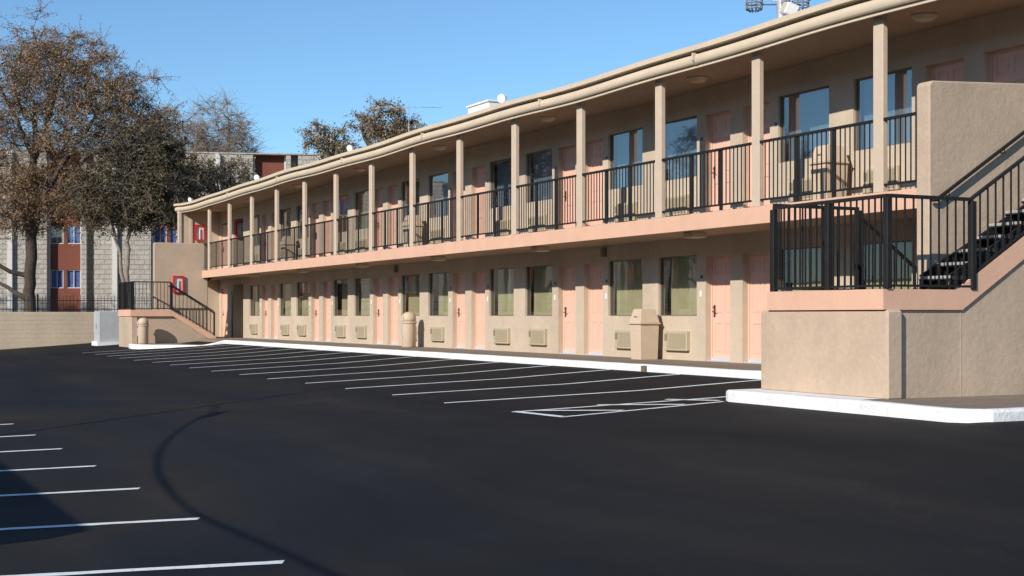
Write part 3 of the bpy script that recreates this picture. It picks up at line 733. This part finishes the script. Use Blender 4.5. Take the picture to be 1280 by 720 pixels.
# ------------------------------------------------------------------ fire extinguisher cabinets
def cabinet(loc, rz, label):
    t = empty('fire_extinguisher_cabinet', loc, label, 'fire extinguisher', 'red fire extinguisher cabinets', rz)
    b = MB(); b.box(-.21, .21, 0, .02, 0, .68); b.box(-.21, -.165, -.08, 0, 0, .68); b.box(.165, .21, -.08, 0, 0, .68); b.box(-.165, .165, -.08, 0, 0, .05); b.box(-.165, .165, -.08, 0, .63, .68)
    b.build('case', M['red'], t)
    b = MB(); b.box(-.164, .164, -.01, -.001, .051, .629); b.build('case_back', M['offwhite'], t)
    b = MB(); b.lathe((0, -.044, .055), [(.027, 0), (.03, .01), (.03, .30), (.026, .36), (.02, .38), (.02, .43)], 16); b.box(-.05, .05, -.06, -.03, .46, .49)
    b.build('extinguisher', M['fire'], t)
    b = MB(); b.quad([(-.165, -.078, .05), (.165, -.078, .05), (.165, -.078, .63), (-.165, -.078, .63)]); b.build('glass_front', M['clear_glass'], t)
    return t
cabinet((13.15, 57.05, 1.93), 0, 'lower red extinguisher cabinet on the tall wall above the small far stairs')
cabinet((14.80, 60.22, 4.20), 0, 'upper red extinguisher cabinet on the shaded end wall under the roof')
cabinet((15.96, 58.03, 4.23), 0, 'red extinguisher cabinet inside the dark upstairs passage behind the posts')

# tan board leaning by the passage and a locker inside it
b = MB(); b.prism([(0, 0), (.36, 0), (.12, 1.75), (.0, 1.9)], 'x', 0, .04)
o = b.build('leaning_board', M['can'], None, (15.58, 58.1, WZ)); tag(o, 'tan tapered board leaning beside the pink service door near the dark passage', 'board')
t = empty('storage_locker', (17.2, 57.3, WZ), 'tall tan locker standing inside the dark ground floor passage', 'locker')
b = MB(); b.box(-.4, .4, -.72, .7, .0, 1.8, 0, .01); b.build('locker_case', M['ac'], t); b = MB(); b.box(-.415, -.402, -.68, -.03, .05, 1.75); b.build('door', M['ac'], t); b = MB(); b.box(-.415, -.402, .0, .66, .05, 1.75); b.build('door', M['ac'], t)

# ------------------------------------------------------------------ on the roof
FG = 'white floodlights on the roof edge'
def flood(loc, aim, label, s=.78):
    t = empty('floodlight', loc, label, 'floodlight', FG)
    h = .26*s; b = MB(); b.tube([(0, 0, 0), (0, 0, h)], .018, 8); b.lathe((0, 0, 0), [(.06, 0), (.06, .02)], 12); b.tube([(0, 0, h), (.05*s, 0, h+.07*s)], .018, 8); b.build('bracket', M['galv'], t)
    a = Vector(aim).normalized(); c = Vector((0, 0, h+.10*s)); b = MB()
    b.tube([c-a*.16*s, c-a*.12*s, c-a*.02*s, c+a*.10*s, c+a*.11*s], [.03*s, .06*s, .10*s, .135*s, .135*s], 18); b.build('lamp_head', M['offwhite'], t)
    return t
flood((14.2, 29.35, 5.70), (-.8, -.55, -.15), 'white roof floodlight at the middle, beside the long white roof unit')
flood((14.35, 40.0, 5.70), (-.8, -.5, -.25), 'white roof floodlight between the two leafy treetops behind the roof')
flood((14.35, 49.9, 5.70), (-.7, -.7, -.2), 'white roof floodlight in front of the bare tree')
flood((14.35, 59.9, 5.66), (-.8, -.5, -.1), 'white roof floodlight at the far left tip of the roof', .7)
t = empty('floodlight', (14.5, 19.1, 5.70), 'boxy white floodlight on the roof in front of the lattice antenna mast', 'floodlight', FG)
b = MB(); b.tube([(0, 0, 0), (0, 0, .30)], .018, 8); b.build('bracket', M['galv'], t)
b = MB(); b.box(-.11, .11, -.16, .16, -.10, .10, 0, .02); o = b.build('lamp_head', M['offwhite'], t, (0, 0, .36)); o.rotation_euler = (.2, .35, -.3)
b = MB(); b.quad([(-.113, .12, -.075), (-.113, -.12, -.075), (-.113, -.12, .075), (-.113, .12, .075)]); o2 = b.build('lens', M['lamp'], o)
UG = 'white rooftop units'
for (x0, x1, y0, y1, zt, lab) in ((18.0, 19.4, 38.2, 39.7, 7.42, 'larger white rooftop unit behind the roof edge beside a floodlight'), (18.0, 19.0, 42.0, 43.7, 7.05, 'smaller white rooftop unit at the edge of the right leafy treetop')):
    t = empty('rooftop_unit', ((x0+x1)/2, (y0+y1)/2, 5.70), lab, 'rooftop unit', UG); S = ((x0+x1)/2, (y0+y1)/2, 5.70)
    b = MB(); b.box(x0, x1, y0, y1, 5.70, zt-.06, 0, .03); b.build('housing', M['offwhite'], t, shift=S)
    b = MB(); b.box(x0-.04, x1+.04, y0-.04, y1+.04, zt-.06, zt, 0, .01); b.build('cover', M['offwhite'], t, shift=S)
    b = MB()
    for i in range(8): b.box(x0-.012, x0-.001, y0+.2, y1-.2, 5.9+i*.1, 5.95+i*.1)
    b.build('louvre', M['galv'], t, shift=S)
t = empty('television_antenna', (17, 38.6+3.4, 5.70), 'thin rooftop television antenna beside the right leafy treetop', 'antenna')
b = MB(); b.tube([(0, 0, 0), (0, 0, 2.0)], .01, 6); b.build('mast', M['galv'], t)
b = MB(); b.tube([(-1.0, .6, 1.95), (.9, -.5, 1.9)], .007, 6)
for i in range(9):
    f = i/8; x, y = -1.0+1.9*f, .6-1.1*f; l = .35-.2*f; b.tube([(x-l*.5, y-l*.87, 1.93), (x+l*.5, y+l*.87, 1.93)], .004, 5)
b.build('boom', M['galv'], t)

# lattice mast with antenna rings far behind
MO = (45.83, 61.04, 0)
t = empty('antenna_mast', MO, 'tall grey telecom mast rising behind the roof at top right', 'mast')
b = MB(); b.lathe((0, 0, 0), [(.45, 0), (.30, 12), (.24, 24)], 16); b.build('pole', M['galv'], t)
ux, uy = math.cos(TH), -math.sin(TH)
for s_, rr_ in ((-1.45, .42), (1.0, .42), (.1, .30)):
    b = MB(); cx, cy = ux*s_, uy*s_
    for zz in (17.15, 17.45, 17.75):
        n = 20; b.tube([(cx+rr_*math.cos(2*math.pi*i/n), cy+rr_*math.sin(2*math.pi*i/n), zz-.0) for i in range(n+1)], .035, 5)
    for i in range(10): a_ = 2*math.pi*i/10; b.tube([(cx+rr_*.5*math.cos(a_), cy+rr_*.5*math.sin(a_), 17.02), (cx+rr_*math.cos(a_), cy+rr_*math.sin(a_), 17.2), (cx+rr_*math.cos(a_), cy+rr_*math.sin(a_), 18.0)], .03, 5)
    b.tube([(cx, cy, 17.4), (0, 0, 17.4)], .04, 5); b.build('coil_antenna', M['frame'], t)
for s_ in (-.85, -.35, .55, 1.5):
    b = MB(); b.box(ux*s_-.07, ux*s_+.07, uy*s_-.05, uy*s_+.05, 17.6, 19.2); b.tube([(ux*s_, uy*s_, 18.2), (0, 0, 18.2)], .03, 5); b.build('panel_antenna', M['offwhite'], t)

# ------------------------------------------------------------------ far left: wall, fence, cabinet
WT = 1.18
b = MB(); b.box(-40, 12.15, 66.0, 66.2, -2.9, WT, 0, .015)
o = b.build('garden_wall', M['gwall']); tag(o, 'low tan painted block wall along the far edge of the parking lot', 'wall')
t = empty('iron_fence', (-14, 66.1, WT), 'thin black iron picket fence standing on the low tan wall', 'fence'); S = (-14, 66.1, WT)
b = MB(); b.box(-40, 14, 66.09, 66.11, WT+.10, WT+.13); b.box(-40, 14, 66.09, 66.11, WT+.50, WT+.53); b.build('rail', M['black'], t, shift=S)
b = MB()
for i in range(int(54/.15)): x = -40+i*.15; b.box(x-.008, x+.008, 66.092, 66.108, WT+.02, WT+.72+.03*(i % 2))
pk = b.build('picket', M['black'], t, shift=S); pk['kind'] = 'stuff'
for i in range(22): b = MB(); b.box(-39+2.4*i-.03, -39+2.4*i+.03, 66.07, 66.13, WT+.002, WT+.80); b.build('fence_post', M['black'], t, shift=S)
t = empty('utility_cabinet', (11.15, 61.6, JZ-.12), 'pale grey electrical cabinet between the low tan wall and the small staircase', 'cabinet'); S = (11.15, 61.6, JZ-.12)
b = MB(); b.box(10.78, 11.62, 61.1, 62.3, JZ+.0, 1.20, 0, .02); b.build('cabinet_body', M['cab'], t, shift=S)
b = MB(); b.box(10.765, 10.779, 61.15, 61.68, JZ+.35, 1.15); b.build('door', M['cab'], t, shift=S); b = MB(); b.box(10.765, 10.779, 61.72, 62.25, JZ+.35, 1.15); b.build('door', M['cab'], t, shift=S)
b = MB(); b.box(10.745, 10.764, 61.62, 61.66, .45, .68); b.build('handle', M['frame'], t, shift=S)
b = MB(); b.box(10.70, 11.70, 61.0, 62.4, -.4, JZ+.0); b.build('plinth', M['white'], t, shift=S)

# ------------------------------------------------------------------ apartment building behind the wall
lat0 = (80-640)/1780*90
AX, AY = lat0*math.cos(TH)+90*math.sin(TH), 90*math.cos(TH)-lat0*math.sin(TH)
ARZ = math.atan2(-.309, .951)
ap = empty('apartment_building', (AX, AY, -1.0), 'grey block apartment building with brown window bays behind the trees', 'building', rz=ARZ)
TOPZ = 12.4
# local: x along the facade to the right, y away from the camera, z from -1
bays = [-1.05+6.4*i for i in range(-10, 5)]                                # left edge of each brown bay
BW = 2.1
for i, x in enumerate(bays):
    nx_ = bays[i+1] if i+1 < len(bays) else x+6.4
    holes = []
    b = MB()
    zz = [(.95+2.82*k, 2.12+2.82*k) for k in range(4)]
    HO = []
    for (z0, z1) in zz: HO += [(x+.12, x+.92, z0, z1), (x+1.12, x+1.98, z0, z1)]
    # brown panel with window openings (built in the xz plane)
    xs = sorted({x, x+BW} | {h[0] for h in HO} | {h[1] for h in HO}); zs = sorted({0, TOPZ} | {h[2] for h in HO} | {h[3] for h in HO})
    for a_ in range(len(xs)-1):
        for c_ in range(len(zs)-1):
            xm, zm = (xs[a_]+xs[a_+1])/2, (zs[c_]+zs[c_+1])/2
            if not any(h[0] < xm < h[1] and h[2] < zm < h[3] for h in HO):
                b.quad([(xs[a_], 0.60, zs[c_]), (xs[a_+1], 0.60, zs[c_]), (xs[a_+1], 0.60, zs[c_+1]), (xs[a_], 0.60, zs[c_+1])])
    for h in HO:
        b.quad([(h[0], 0.60, h[2]), (h[1], 0.60, h[2]), (h[1], 0.75, h[2]), (h[0], 0.75, h[2])]); b.quad([(h[0], 0.60, h[2]), (h[0], 0.75, h[2]), (h[0], 0.75, h[3]), (h[0], 0.60, h[3])])
        b.quad([(h[1], 0.75, h[2]), (h[1], 0.60, h[2]), (h[1], 0.60, h[3]), (h[1], 0.75, h[3])]); b.quad([(h[0], 0.75, h[3]), (h[1], 0.75, h[3]), (h[1], 0.60, h[3]), (h[0], 0.60, h[3])])
    b.build('brown_bay', M['brown'], ap)
    for k_, h in enumerate(HO):
        f = MB(); wd, ht = h[1]-h[0], h[3]-h[2]; t_ = .05
        f.box(0, t_, 0, .06, 0, ht); f.box(wd-t_, wd, 0, .06, 0, ht); f.box(t_, wd-t_, 0, .06, 0, t_); f.box(t_, wd-t_, 0, .06, ht-t_, ht); f.box(wd/2-.02, wd/2+.02, 0, .06, t_, ht-t_)
        w_ = f.build('window', M['pier'], ap, (h[0], .66, h[2]))
        g = MB(); g.quad([(t_, .03, t_), (wd-t_, .03, t_), (wd-t_, .03, ht-t_), (t_, .03, ht-t_)]); g.build('glass_pane', M['glass'], w_)
        c = MB(); c.quad([(t_, .12, 0), (wd-t_, .12, 0), (wd-t_, .12, ht), (t_, .12, ht)]); c.build('curtain', M['bluecurt' if (k_ % 2 or random.random() < .6) else 'greycurt'], w_)
    f = MB(); f.box(x+.003, x+.115, .55, .598, 0, TOPZ); f.box(x+BW-.115, x+BW-.003, .51, .598, 0, TOPZ); f.build('bay_trim', M['pier'], ap)
    # grey split-face tower up to the next bay, with a shadow slot and a pale pier
    b = MB(); b.box(x+BW, x+BW+.32, .0, 1.5, 0, TOPZ, 0)
    b.box(x+BW+.78, nx_, -.0, 1.5, 0, TOPZ, 0)
    b.box(x+BW+.32, x+BW+.78, .75, 1.5, 0, TOPZ, 0)
    b.build('block_wall', M['block'], ap)
    b = MB(); b.box(x+BW+1.95, x+BW+2.25, -.28, -.001, 0, TOPZ-.02); b.build('pier', M['pier'], ap)
b = MB(); b.box(bays[0], bays[-1]+6.4, 1.5, 14, 0, TOPZ-.05); b.build('main_block', M['block'], ap)
b = MB(); b.box(bays[0]-.1, bays[-1]+6.5, -.05, 14.1, TOPZ, TOPZ+.1); b.build('parapet', M['block'], ap)

# ------------------------------------------------------------------ trees
U = Vector((math.cos(TH), -math.sin(TH), 0)); V = Vector((math.sin(TH), math.cos(TH), 0))
def tree(name, base, label, trunk, blobs, nclump, nleaf, leafs, bark, seed, clump_r=.62, lsize=(.06, .12), twig=6, group=None, trunk_r=.25, tip=.012, droop=.0):
    """trunk: list of polylines in local (right, depth, up); blobs: ellipsoids (cx, cy, cz, rx, ry, rz, weight)"""
    rnd = random.Random(seed); root = empty(name, base, label, 'tree', group)
    P = lambda a: U*a[0]+V*a[1]+Vector((0, 0, a[2]))
    nodes = []; par = []; fixr = {}; chains = []
    for li, line in enumerate(trunk):
        prev = None
        pts = [Vector(a[:3]) for a in line]; st0 = len(nodes)
        if li:                                                          # attach to the nearest node made so far
            prev = min(range(len(nodes)), key=lambda i: (nodes[i]-pts[0]).length)
        for i, p in enumerate(pts):
            segs = 3 if i else 1
            p0 = nodes[prev] if prev is not None else p
            for s_ in range(1, segs+1):
                q = p0.lerp(p, s_/segs)
                if i: q = q+Vector((rnd.uniform(-.05, .05), rnd.uniform(-.05, .05), 0))
                nodes.append(q); par.append(prev); prev = len(nodes)-1
        chains.append(([par[st0]] if par[st0] is not None else [])+list(range(st0, len(nodes))))
        for j_ in range(st0, len(nodes)):
            f_ = (j_-st0)/max(1, len(nodes)-st0); fixr[j_] = trunk_r*(1-.65*f_) if li == 0 else trunk_r*.5*(1-.8*f_)
    ntr = len(nodes)
    tot = sum(bl[6] for bl in blobs); cl = []
    for bl in blobs:
        for _ in range(int(nclump*bl[6]/tot)):
            while True:
                d = Vector((rnd.uniform(-1, 1), rnd.uniform(-1, 1), rnd.uniform(-1, 1)))
                if d.length < 1 and d.length > rnd.random()*.75: break
            cl.append(Vector((bl[0]+d.x*bl[3], bl[1]+d.y*bl[4], bl[2]+d.z*bl[5])))
    start = nodes[ntr-1] if len(trunk) == 1 else nodes[len(trunk[0])]
    cl.sort(key=lambda c: min((c-nodes[i]).length for i in range(0, ntr)))
    tips = []
    for c in cl:
        best, bd = None, 1e9
        for i in range(len(nodes)):
            nn = nodes[i]; d = (c-nn).length + (1.2 if c.z < nn.z-.3 else 0) + (.8*i/len(nodes))
            if nn.z < .28*c.z: d += 3
            if d < bd: bd, best = d, i
        a = nodes[best]; k = max(2, int((c-a).length/.55)); prev = best; side = Vector((rnd.uniform(-1, 1), rnd.uniform(-1, 1), rnd.uniform(.0, 1)))*.14*(c-a).length
        for s_ in range(1, k+1):
            t_ = s_/k; q = a.lerp(c, t_)+side*math.sin(math.pi*t_)+Vector((rnd.uniform(-.06, .06), rnd.uniform(-.06, .06), rnd.uniform(-.06, .06)))
            nodes.append(q); par.append(prev); prev = len(nodes)-1
        tips.append(prev)
    cnt = [0]*len(nodes)
    for t_ in tips: cnt[t_] += 1
    for i in range(len(nodes)-1, -1, -1):
        if par[i] is not None: cnt[par[i]] += cnt[i]
    mx_ = max(cnt); rad = [max(tip, trunk_r*(max(c, 1)/mx_)**.5, fixr.get(i, 0)) for i, c in enumerate(cnt)]
    tb = MB()
    for ch_ in chains:
        tb.tube([P(nodes[i]) for i in ch_], [min(rad[i], rad[ch_[min(1, len(ch_)-1)]]*1.15) for i in ch_], 9, 0, False)
    for i in range(ntr, len(nodes)):
        p = par[i]
        if p is None: continue
        r0 = rad[p] if (i < ntr or rad[p] < rad[i]*1.6) else rad[i]*1.25
        tb.tube([P(nodes[p]), P(nodes[i])], [r0, rad[i]], 7 if rad[i] > .06 else 4, 0, False)
    lb = MB(); nm = len(leafs)
    for ti in tips:
        c = nodes[ti]; w0 = rnd.random()
        for _ in range(twig):
            d = Vector((rnd.gauss(0, 1), rnd.gauss(0, 1), rnd.gauss(.15, .8))); d.normalize(); ln = clump_r*rnd.uniform(.4, 1.55)
            e = c+d*ln-Vector((0, 0, droop*ln)); mid = c.lerp(e, .5)+Vector((rnd.uniform(-.08, .08), rnd.uniform(-.08, .08), .06))
            tb.tube([P(c), P(mid), P(e)], [tip, tip*.7, tip*.4], 3, 0, False)
            for _ in range(int(nleaf/twig)):
                f = rnd.random()**.6; q = (mid.lerp(e, (f-.5)*2) if f > .5 else c.lerp(mid, f*2))+Vector((rnd.gauss(0, .09), rnd.gauss(0, .09), rnd.gauss(-.03, .09)))
                q = P(q); s_ = rnd.uniform(*lsize); a = Vector((rnd.gauss(0, 1), rnd.gauss(0, 1), rnd.gauss(-.4, 1))).normalized(); b_ = a.orthogonal().normalized()
                b_ = (b_*math.cos(rnd.random()*6.3)+a.cross(b_)*math.sin(rnd.random()*6.3)).normalized()
                mi = min(nm-1, int((w0*.55+rnd.random()*.45)*nm))
                n = len(lb.v); lb.v += [tuple(q-a*s_), tuple(q+b_*s_*.42), tuple(q+a*s_), tuple(q-b_*s_*.42)]
                lb.f.append((n, n+1, n+2, n+3)); lb.m.append(mi); lb.sm.append(False)
    tb.build('trunk', bark, root)
    if nleaf: lb.build('crown', leafs, root)
    return root
def pxl(px0, ybase_z, d):                                                # photograph proportions to local metres
    k = d/1780
    return lambda px, py: ((px-px0)*k, 1+(395-py)*k-ybase_z)
m_ = pxl(28, -.4, 73)
def bl(px, py, rx, ry, dep, wt, f=m_, d=73, cy=0):
    x, z = f(px, py); k = d/1780; return (x, cy, z, rx*k, dep, ry*k, wt)
g_ = lambda px, py, dy=0: (m_(px, py)[0], dy, m_(px, py)[1])
BT = (9.9, 76.3, -.4)
big = tree('mesquite_tree', BT, 'big leafy brown tree at far left with dark forked trunk behind the wall',
     [[(.15, 0, 0), g_(30, 375), g_(30, 345), g_(34, 310), g_(32, 270), g_(36, 200), g_(38, 130)],
      [g_(30, 345), g_(8, 340, -.3), g_(-25, 318, -.6), g_(-60, 300, -.8)], [g_(24, 372), g_(4, 362, .3), g_(-14, 352, .6), g_(-50, 340, .8)], [g_(33, 315), g_(20, 270, .5), g_(-5, 240, 1), g_(-40, 200, 1.4)],
      [g_(34, 300), g_(46, 270, -.5), g_(80, 205, -1.0), g_(120, 150, -1)], [g_(32, 270), g_(60, 230, 1), g_(95, 190, 1.5), g_(150, 180, 2)], [g_(36, 200), g_(60, 130, 0), g_(70, 80, 0)], [g_(36, 200), g_(10, 150, .6), g_(-20, 90, .4)]],
     [bl(55, 105, 60, 45, 3.4, 1.5), bl(0, 110, 60, 50, 3.2, 1.3), bl(45, 64, 42, 34, 2.2, .7), bl(95, 70, 34, 24, 1.8, .45), bl(120, 108, 44, 40, 2.6, 1.0), bl(95, 165, 65, 45, 3.2, 1.5), bl(15, 190, 75, 50, 3.5, 1.5),
      bl(-40, 170, 50, 70, 3, .8), bl(158, 130, 38, 38, 2.2, .9), bl(200, 150, 24, 22, 1.5, .35), bl(185, 95, 8, 6, .5, .04), bl(60, 238, 55, 36, 2.8, 1.1), bl(5, 245, 50, 40, 2.8, 1.2), bl(20, 290, 25, 18, 1.4, .12), bl(-55, 270, 35, 30, 2, .3), bl(95, 252, 36, 30, 2.2, .6), bl(35, 275, 38, 22, 2.2, .35), bl(170, 190, 35, 25, 2, .5), bl(40, 22, 10, 12, .6, .05)],
     820, 175, [M['leaf_tan'], M['leaf_brown'], M['leaf_brown'], M['leaf_olive']], M['bark'], 5, .9, (.027, .066), 9, trunk_r=.29, droop=.15)
m2 = pxl(160, -.2, 71)
g2 = lambda px, py, dy=0: (m2(px, py)[0], dy, m2(px, py)[1])
tree('elm_tree', (13.98, 71.95, -.2), 'dark olive tree with two slim pale stems behind the small staircase',
     [[(0, 0, 0), g2(160, 372), g2(158, 350), g2(152, 320), g2(146, 290), g2(142, 262), g2(135, 220)], [g2(161, 368), g2(163, 350), g2(162, 320), g2(163, 295), g2(168, 265), g2(176, 220), g2(180, 180)], [g2(142, 262), g2(155, 235), g2(165, 195)]],
     [bl(145, 190, 42, 46, 2.4, 1, m2, 71), bl(190, 190, 42, 50, 2.6, 1, m2, 71), bl(165, 240, 48, 30, 2.6, 1, m2, 71), bl(208, 235, 34, 48, 2.4, 1.1, m2, 71), bl(135, 262, 28, 24, 1.8, .5, m2, 71), bl(175, 272, 30, 18, 1.6, .5, m2, 71), bl(215, 190, 18, 35, 1.4, .4, m2, 71), bl(222, 245, 20, 42, 1.8, .6, m2, 71), bl(120, 235, 30, 30, 2, .5, m2, 71)],
     440, 130, [M['leaf_olive'], M['leaf_dark'], M['leaf_dark'], M['leaf_dark']], M['barkpale'], 11, .75, (.04, .09), 7, trunk_r=.125, droop=.35)
m3 = pxl(283, 0, 95)
g3 = lambda px, py, dy=0: (m3(px, py)[0], dy, m3(px, py)[1])
tree('bare_tree', (24.8, 93.66, 0), 'nearly bare grey-brown tree above the left end of the roof', [[(0, 0, 0), g3(283, 300), g3(281, 250), g3(276, 215)], [g3(281, 250), g3(262, 215, .5), g3(245, 170, .8)], [g3(276, 215), g3(285, 190), g3(288, 150)]],
     [bl(275, 165, 42, 42, 2.6, 1.4, m3, 95), bl(250, 195, 38, 38, 2.4, .8, m3, 95), bl(295, 185, 26, 36, 2, .7, m3, 95), bl(265, 215, 48, 24, 2.4, .9, m3, 95), bl(240, 180, 24, 30, 2.0, .4, m3, 95), bl(313, 200, 12, 22, 1, .15, m3, 95)],
     340, 36, [M['leaf_tan'], M['leaf_brown']], M['barkpale'], 17, 1.0, (.018, .045), 13, trunk_r=.26, tip=.013)
m6 = pxl(290, 0, 84)
g6 = lambda px, py, dy=0: (m6(px, py)[0], dy, m6(px, py)[1])
tree('olive_tree', (22.24, 82.66, 0), 'low grey-green tree just above the left roof edge, below the bare tree', [[(0, 0, 0), g6(290, 320), g6(288, 260)]],
     [bl(290, 222, 38, 26, 2, 1, m6, 84), bl(262, 232, 30, 24, 1.8, .9, m6, 84), bl(240, 215, 22, 30, 1.4, .5, m6, 84)], 120, 60, [M['leaf_olive'], M['leaf_tan'], M['leaf_tan']], M['bark'], 23, .6, (.05, .10), 6, trunk_r=.2)
m4 = pxl(400, 0, 84)
g4 = lambda px, py, dy=0: (m4(px, py)[0], dy, m4(px, py)[1])
TG = 'trees showing above the roof'
tree('pecan_tree', (27.0+.6, 80.9-.6, 0), 'smaller of the two leafy brown treetops above the roof, the left one', [[(0, 0, 0), g4(400, 300), g4(402, 230), g4(400, 200)]],
     [bl(396, 175, 32, 24, 1.9, 1.1, m4, 84), bl(385, 172, 18, 14, 1.1, .5, m4, 84), bl(414, 190, 22, 14, 1.4, .7, m4, 84), bl(372, 165, 6, 6, .4, 0.08, m4, 84)], 80, 58, [M['leaf_tan'], M['leaf_olive'], M['leaf_brown']], M['bark'], 29, .55, (.05, .10), 6, TG, .2, droop=.2)
m5 = pxl(482, 0, 80)
g5 = lambda px, py, dy=0: (m5(px, py)[0], dy, m5(px, py)[1])
tree('pecan_tree', (28.95, 74.9, 0), 'taller of the two leafy treetops above the roof, the right one', [[(0, 0, 0), g5(482, 300), g5(480, 220), g5(478, 185)], [g5(480, 220), g5(460, 180), g5(450, 160)], [g5(480, 220), g5(500, 180), g5(506, 160)]],
     [bl(482, 155, 30, 30, 2, 1.2, m5, 80), bl(460, 158, 20, 20, 1.4, .5, m5, 80), bl(508, 162, 22, 18, 1.4, .7, m5, 80), bl(490, 183, 34, 16, 2, .8, m5, 80), bl(440, 150, 8, 8, .5, 0.06, m5, 80)], 140, 64, [M['leaf_tan'], M['leaf_olive'], M['leaf_brown']], M['bark'], 31, .55, (.05, .10), 6, TG, .22, droop=.2)
# trees of the same kind beyond the left edge of the picture, mirrored in the windows
for (x, y, rz, lab) in ((-9, 78, 1.9, 'big brown tree just beyond the left edge of the picture behind the wall'), (-24, 80, 3.6, 'big brown tree farther beyond the left edge of the picture')):
    c = copy_tree(big); c.location = (x, y, -1.2); c.rotation_euler = (0, 0, rz); c['label'] = lab; c['group'] = 'brown trees along the wall'
big['group'] = 'brown trees along the wall'

# ------------------------------------------------------------------ across the lot, outside the picture: what throws the shadows
OB = (-9, 30, gz(-4.0)-.3); H_ = 2.35
t = empty('office_wing', OB, 'low tan flat-roofed office wing across the lot, outside the picture', 'building')
tz = H_; ex = 2.11-(tz+.81)/.548; ey = 12.36-EPS*(tz+.81)/.548
b = MB(); b.box(ex-9, ex-.45, ey+.5, 46, -3, tz-.25); b.build('wall', M['wall'], t, shift=OB)
b = MB(); b.box(ex-9.5, ex, ey, 46.5, tz-.25, tz); b.build('roof', M['roofpaint'], t, shift=OB)
b = MB()
for i in range(6): b.box(ex-.46, ex-.44, ey+3+i*5, ey+4+i*5, -1.2, .9)
b.build('door', M['door'], t, shift=OB)
px_, py_ = -3.1, 19.6
t = empty('utility_pole', (px_, py_, gz(px_)), 'slim grey utility pole across the lot, outside the picture', 'pole'); S = (px_, py_, gz(px_))
b = MB(); b.tube([(px_, py_, gz(px_)), (px_, py_, 7.0)], [.075, .045], 12); b.build('shaft', M['galv'], t, shift=S)
pts = []
for gx, gy, gzz in ((3.16, 9.12, -.75), (3.12, 10.62, -.749), (3.08, 11.72, -.755), (3.06, 12.71, -.756), (3.17, 14.0, -.749), (3.44, 15.92, -.731), (3.79, 17.5, -.709), (4.16, 18.84, -.685), (4.48, 19.8, -.664), (5.08, 21.38, -.625), (5.48, 22.28, -.599), (5.8, 22.8, -.578)):
    q = (gx+3.1); pts.append((-3.1, gy-EPS*q, gzz+.548*q))
pts = [(-3.1, -7, 6.0), (-3.1, -2, 3.9), (-3.1, 3, 2.85)]+pts
b = MB(); b.tube(pts+[(-3.1, py_-.06, 4.6)], .024, 8)
o = b.build('service_cable', M['black']); tag(o, 'thick drooping service cable hanging from the utility pole, outside the picture', 'cable')
b = MB(); b.box(-.07, .07, -.35, .35, -.09, .09, 0, .03); o = b.build('splice_box', M['black'], o, (-3.1, pts[-1][1]-.2, pts[-1][2]-.03)); o.rotation_euler = (.5, 0, 0)

# unseen block added on the sunny side: cuts low skylight, mirrored in the windows
NB = (-34, -10, -2.6)
t = empty('sky_blocker', NB, 'large plain brown sky-blocking box added across the lot, outside the picture', 'building')
b = MB(); b.box(-46, -30, -75, 58, -6, 10.6); b.build('wall', M['bark'], t, shift=NB)
b = MB(); b.box(-46.2, -29.8, -75.2, 58.2, 10.6, 11); b.build('roof', M['roof'], t, shift=NB)
for i in range(10):
    b = MB(); b.box(-29.99, -29.9, -60+12*i, -56+12*i, -2.2, 1.6); b.build('door', M['brownwin'], t, shift=NB)
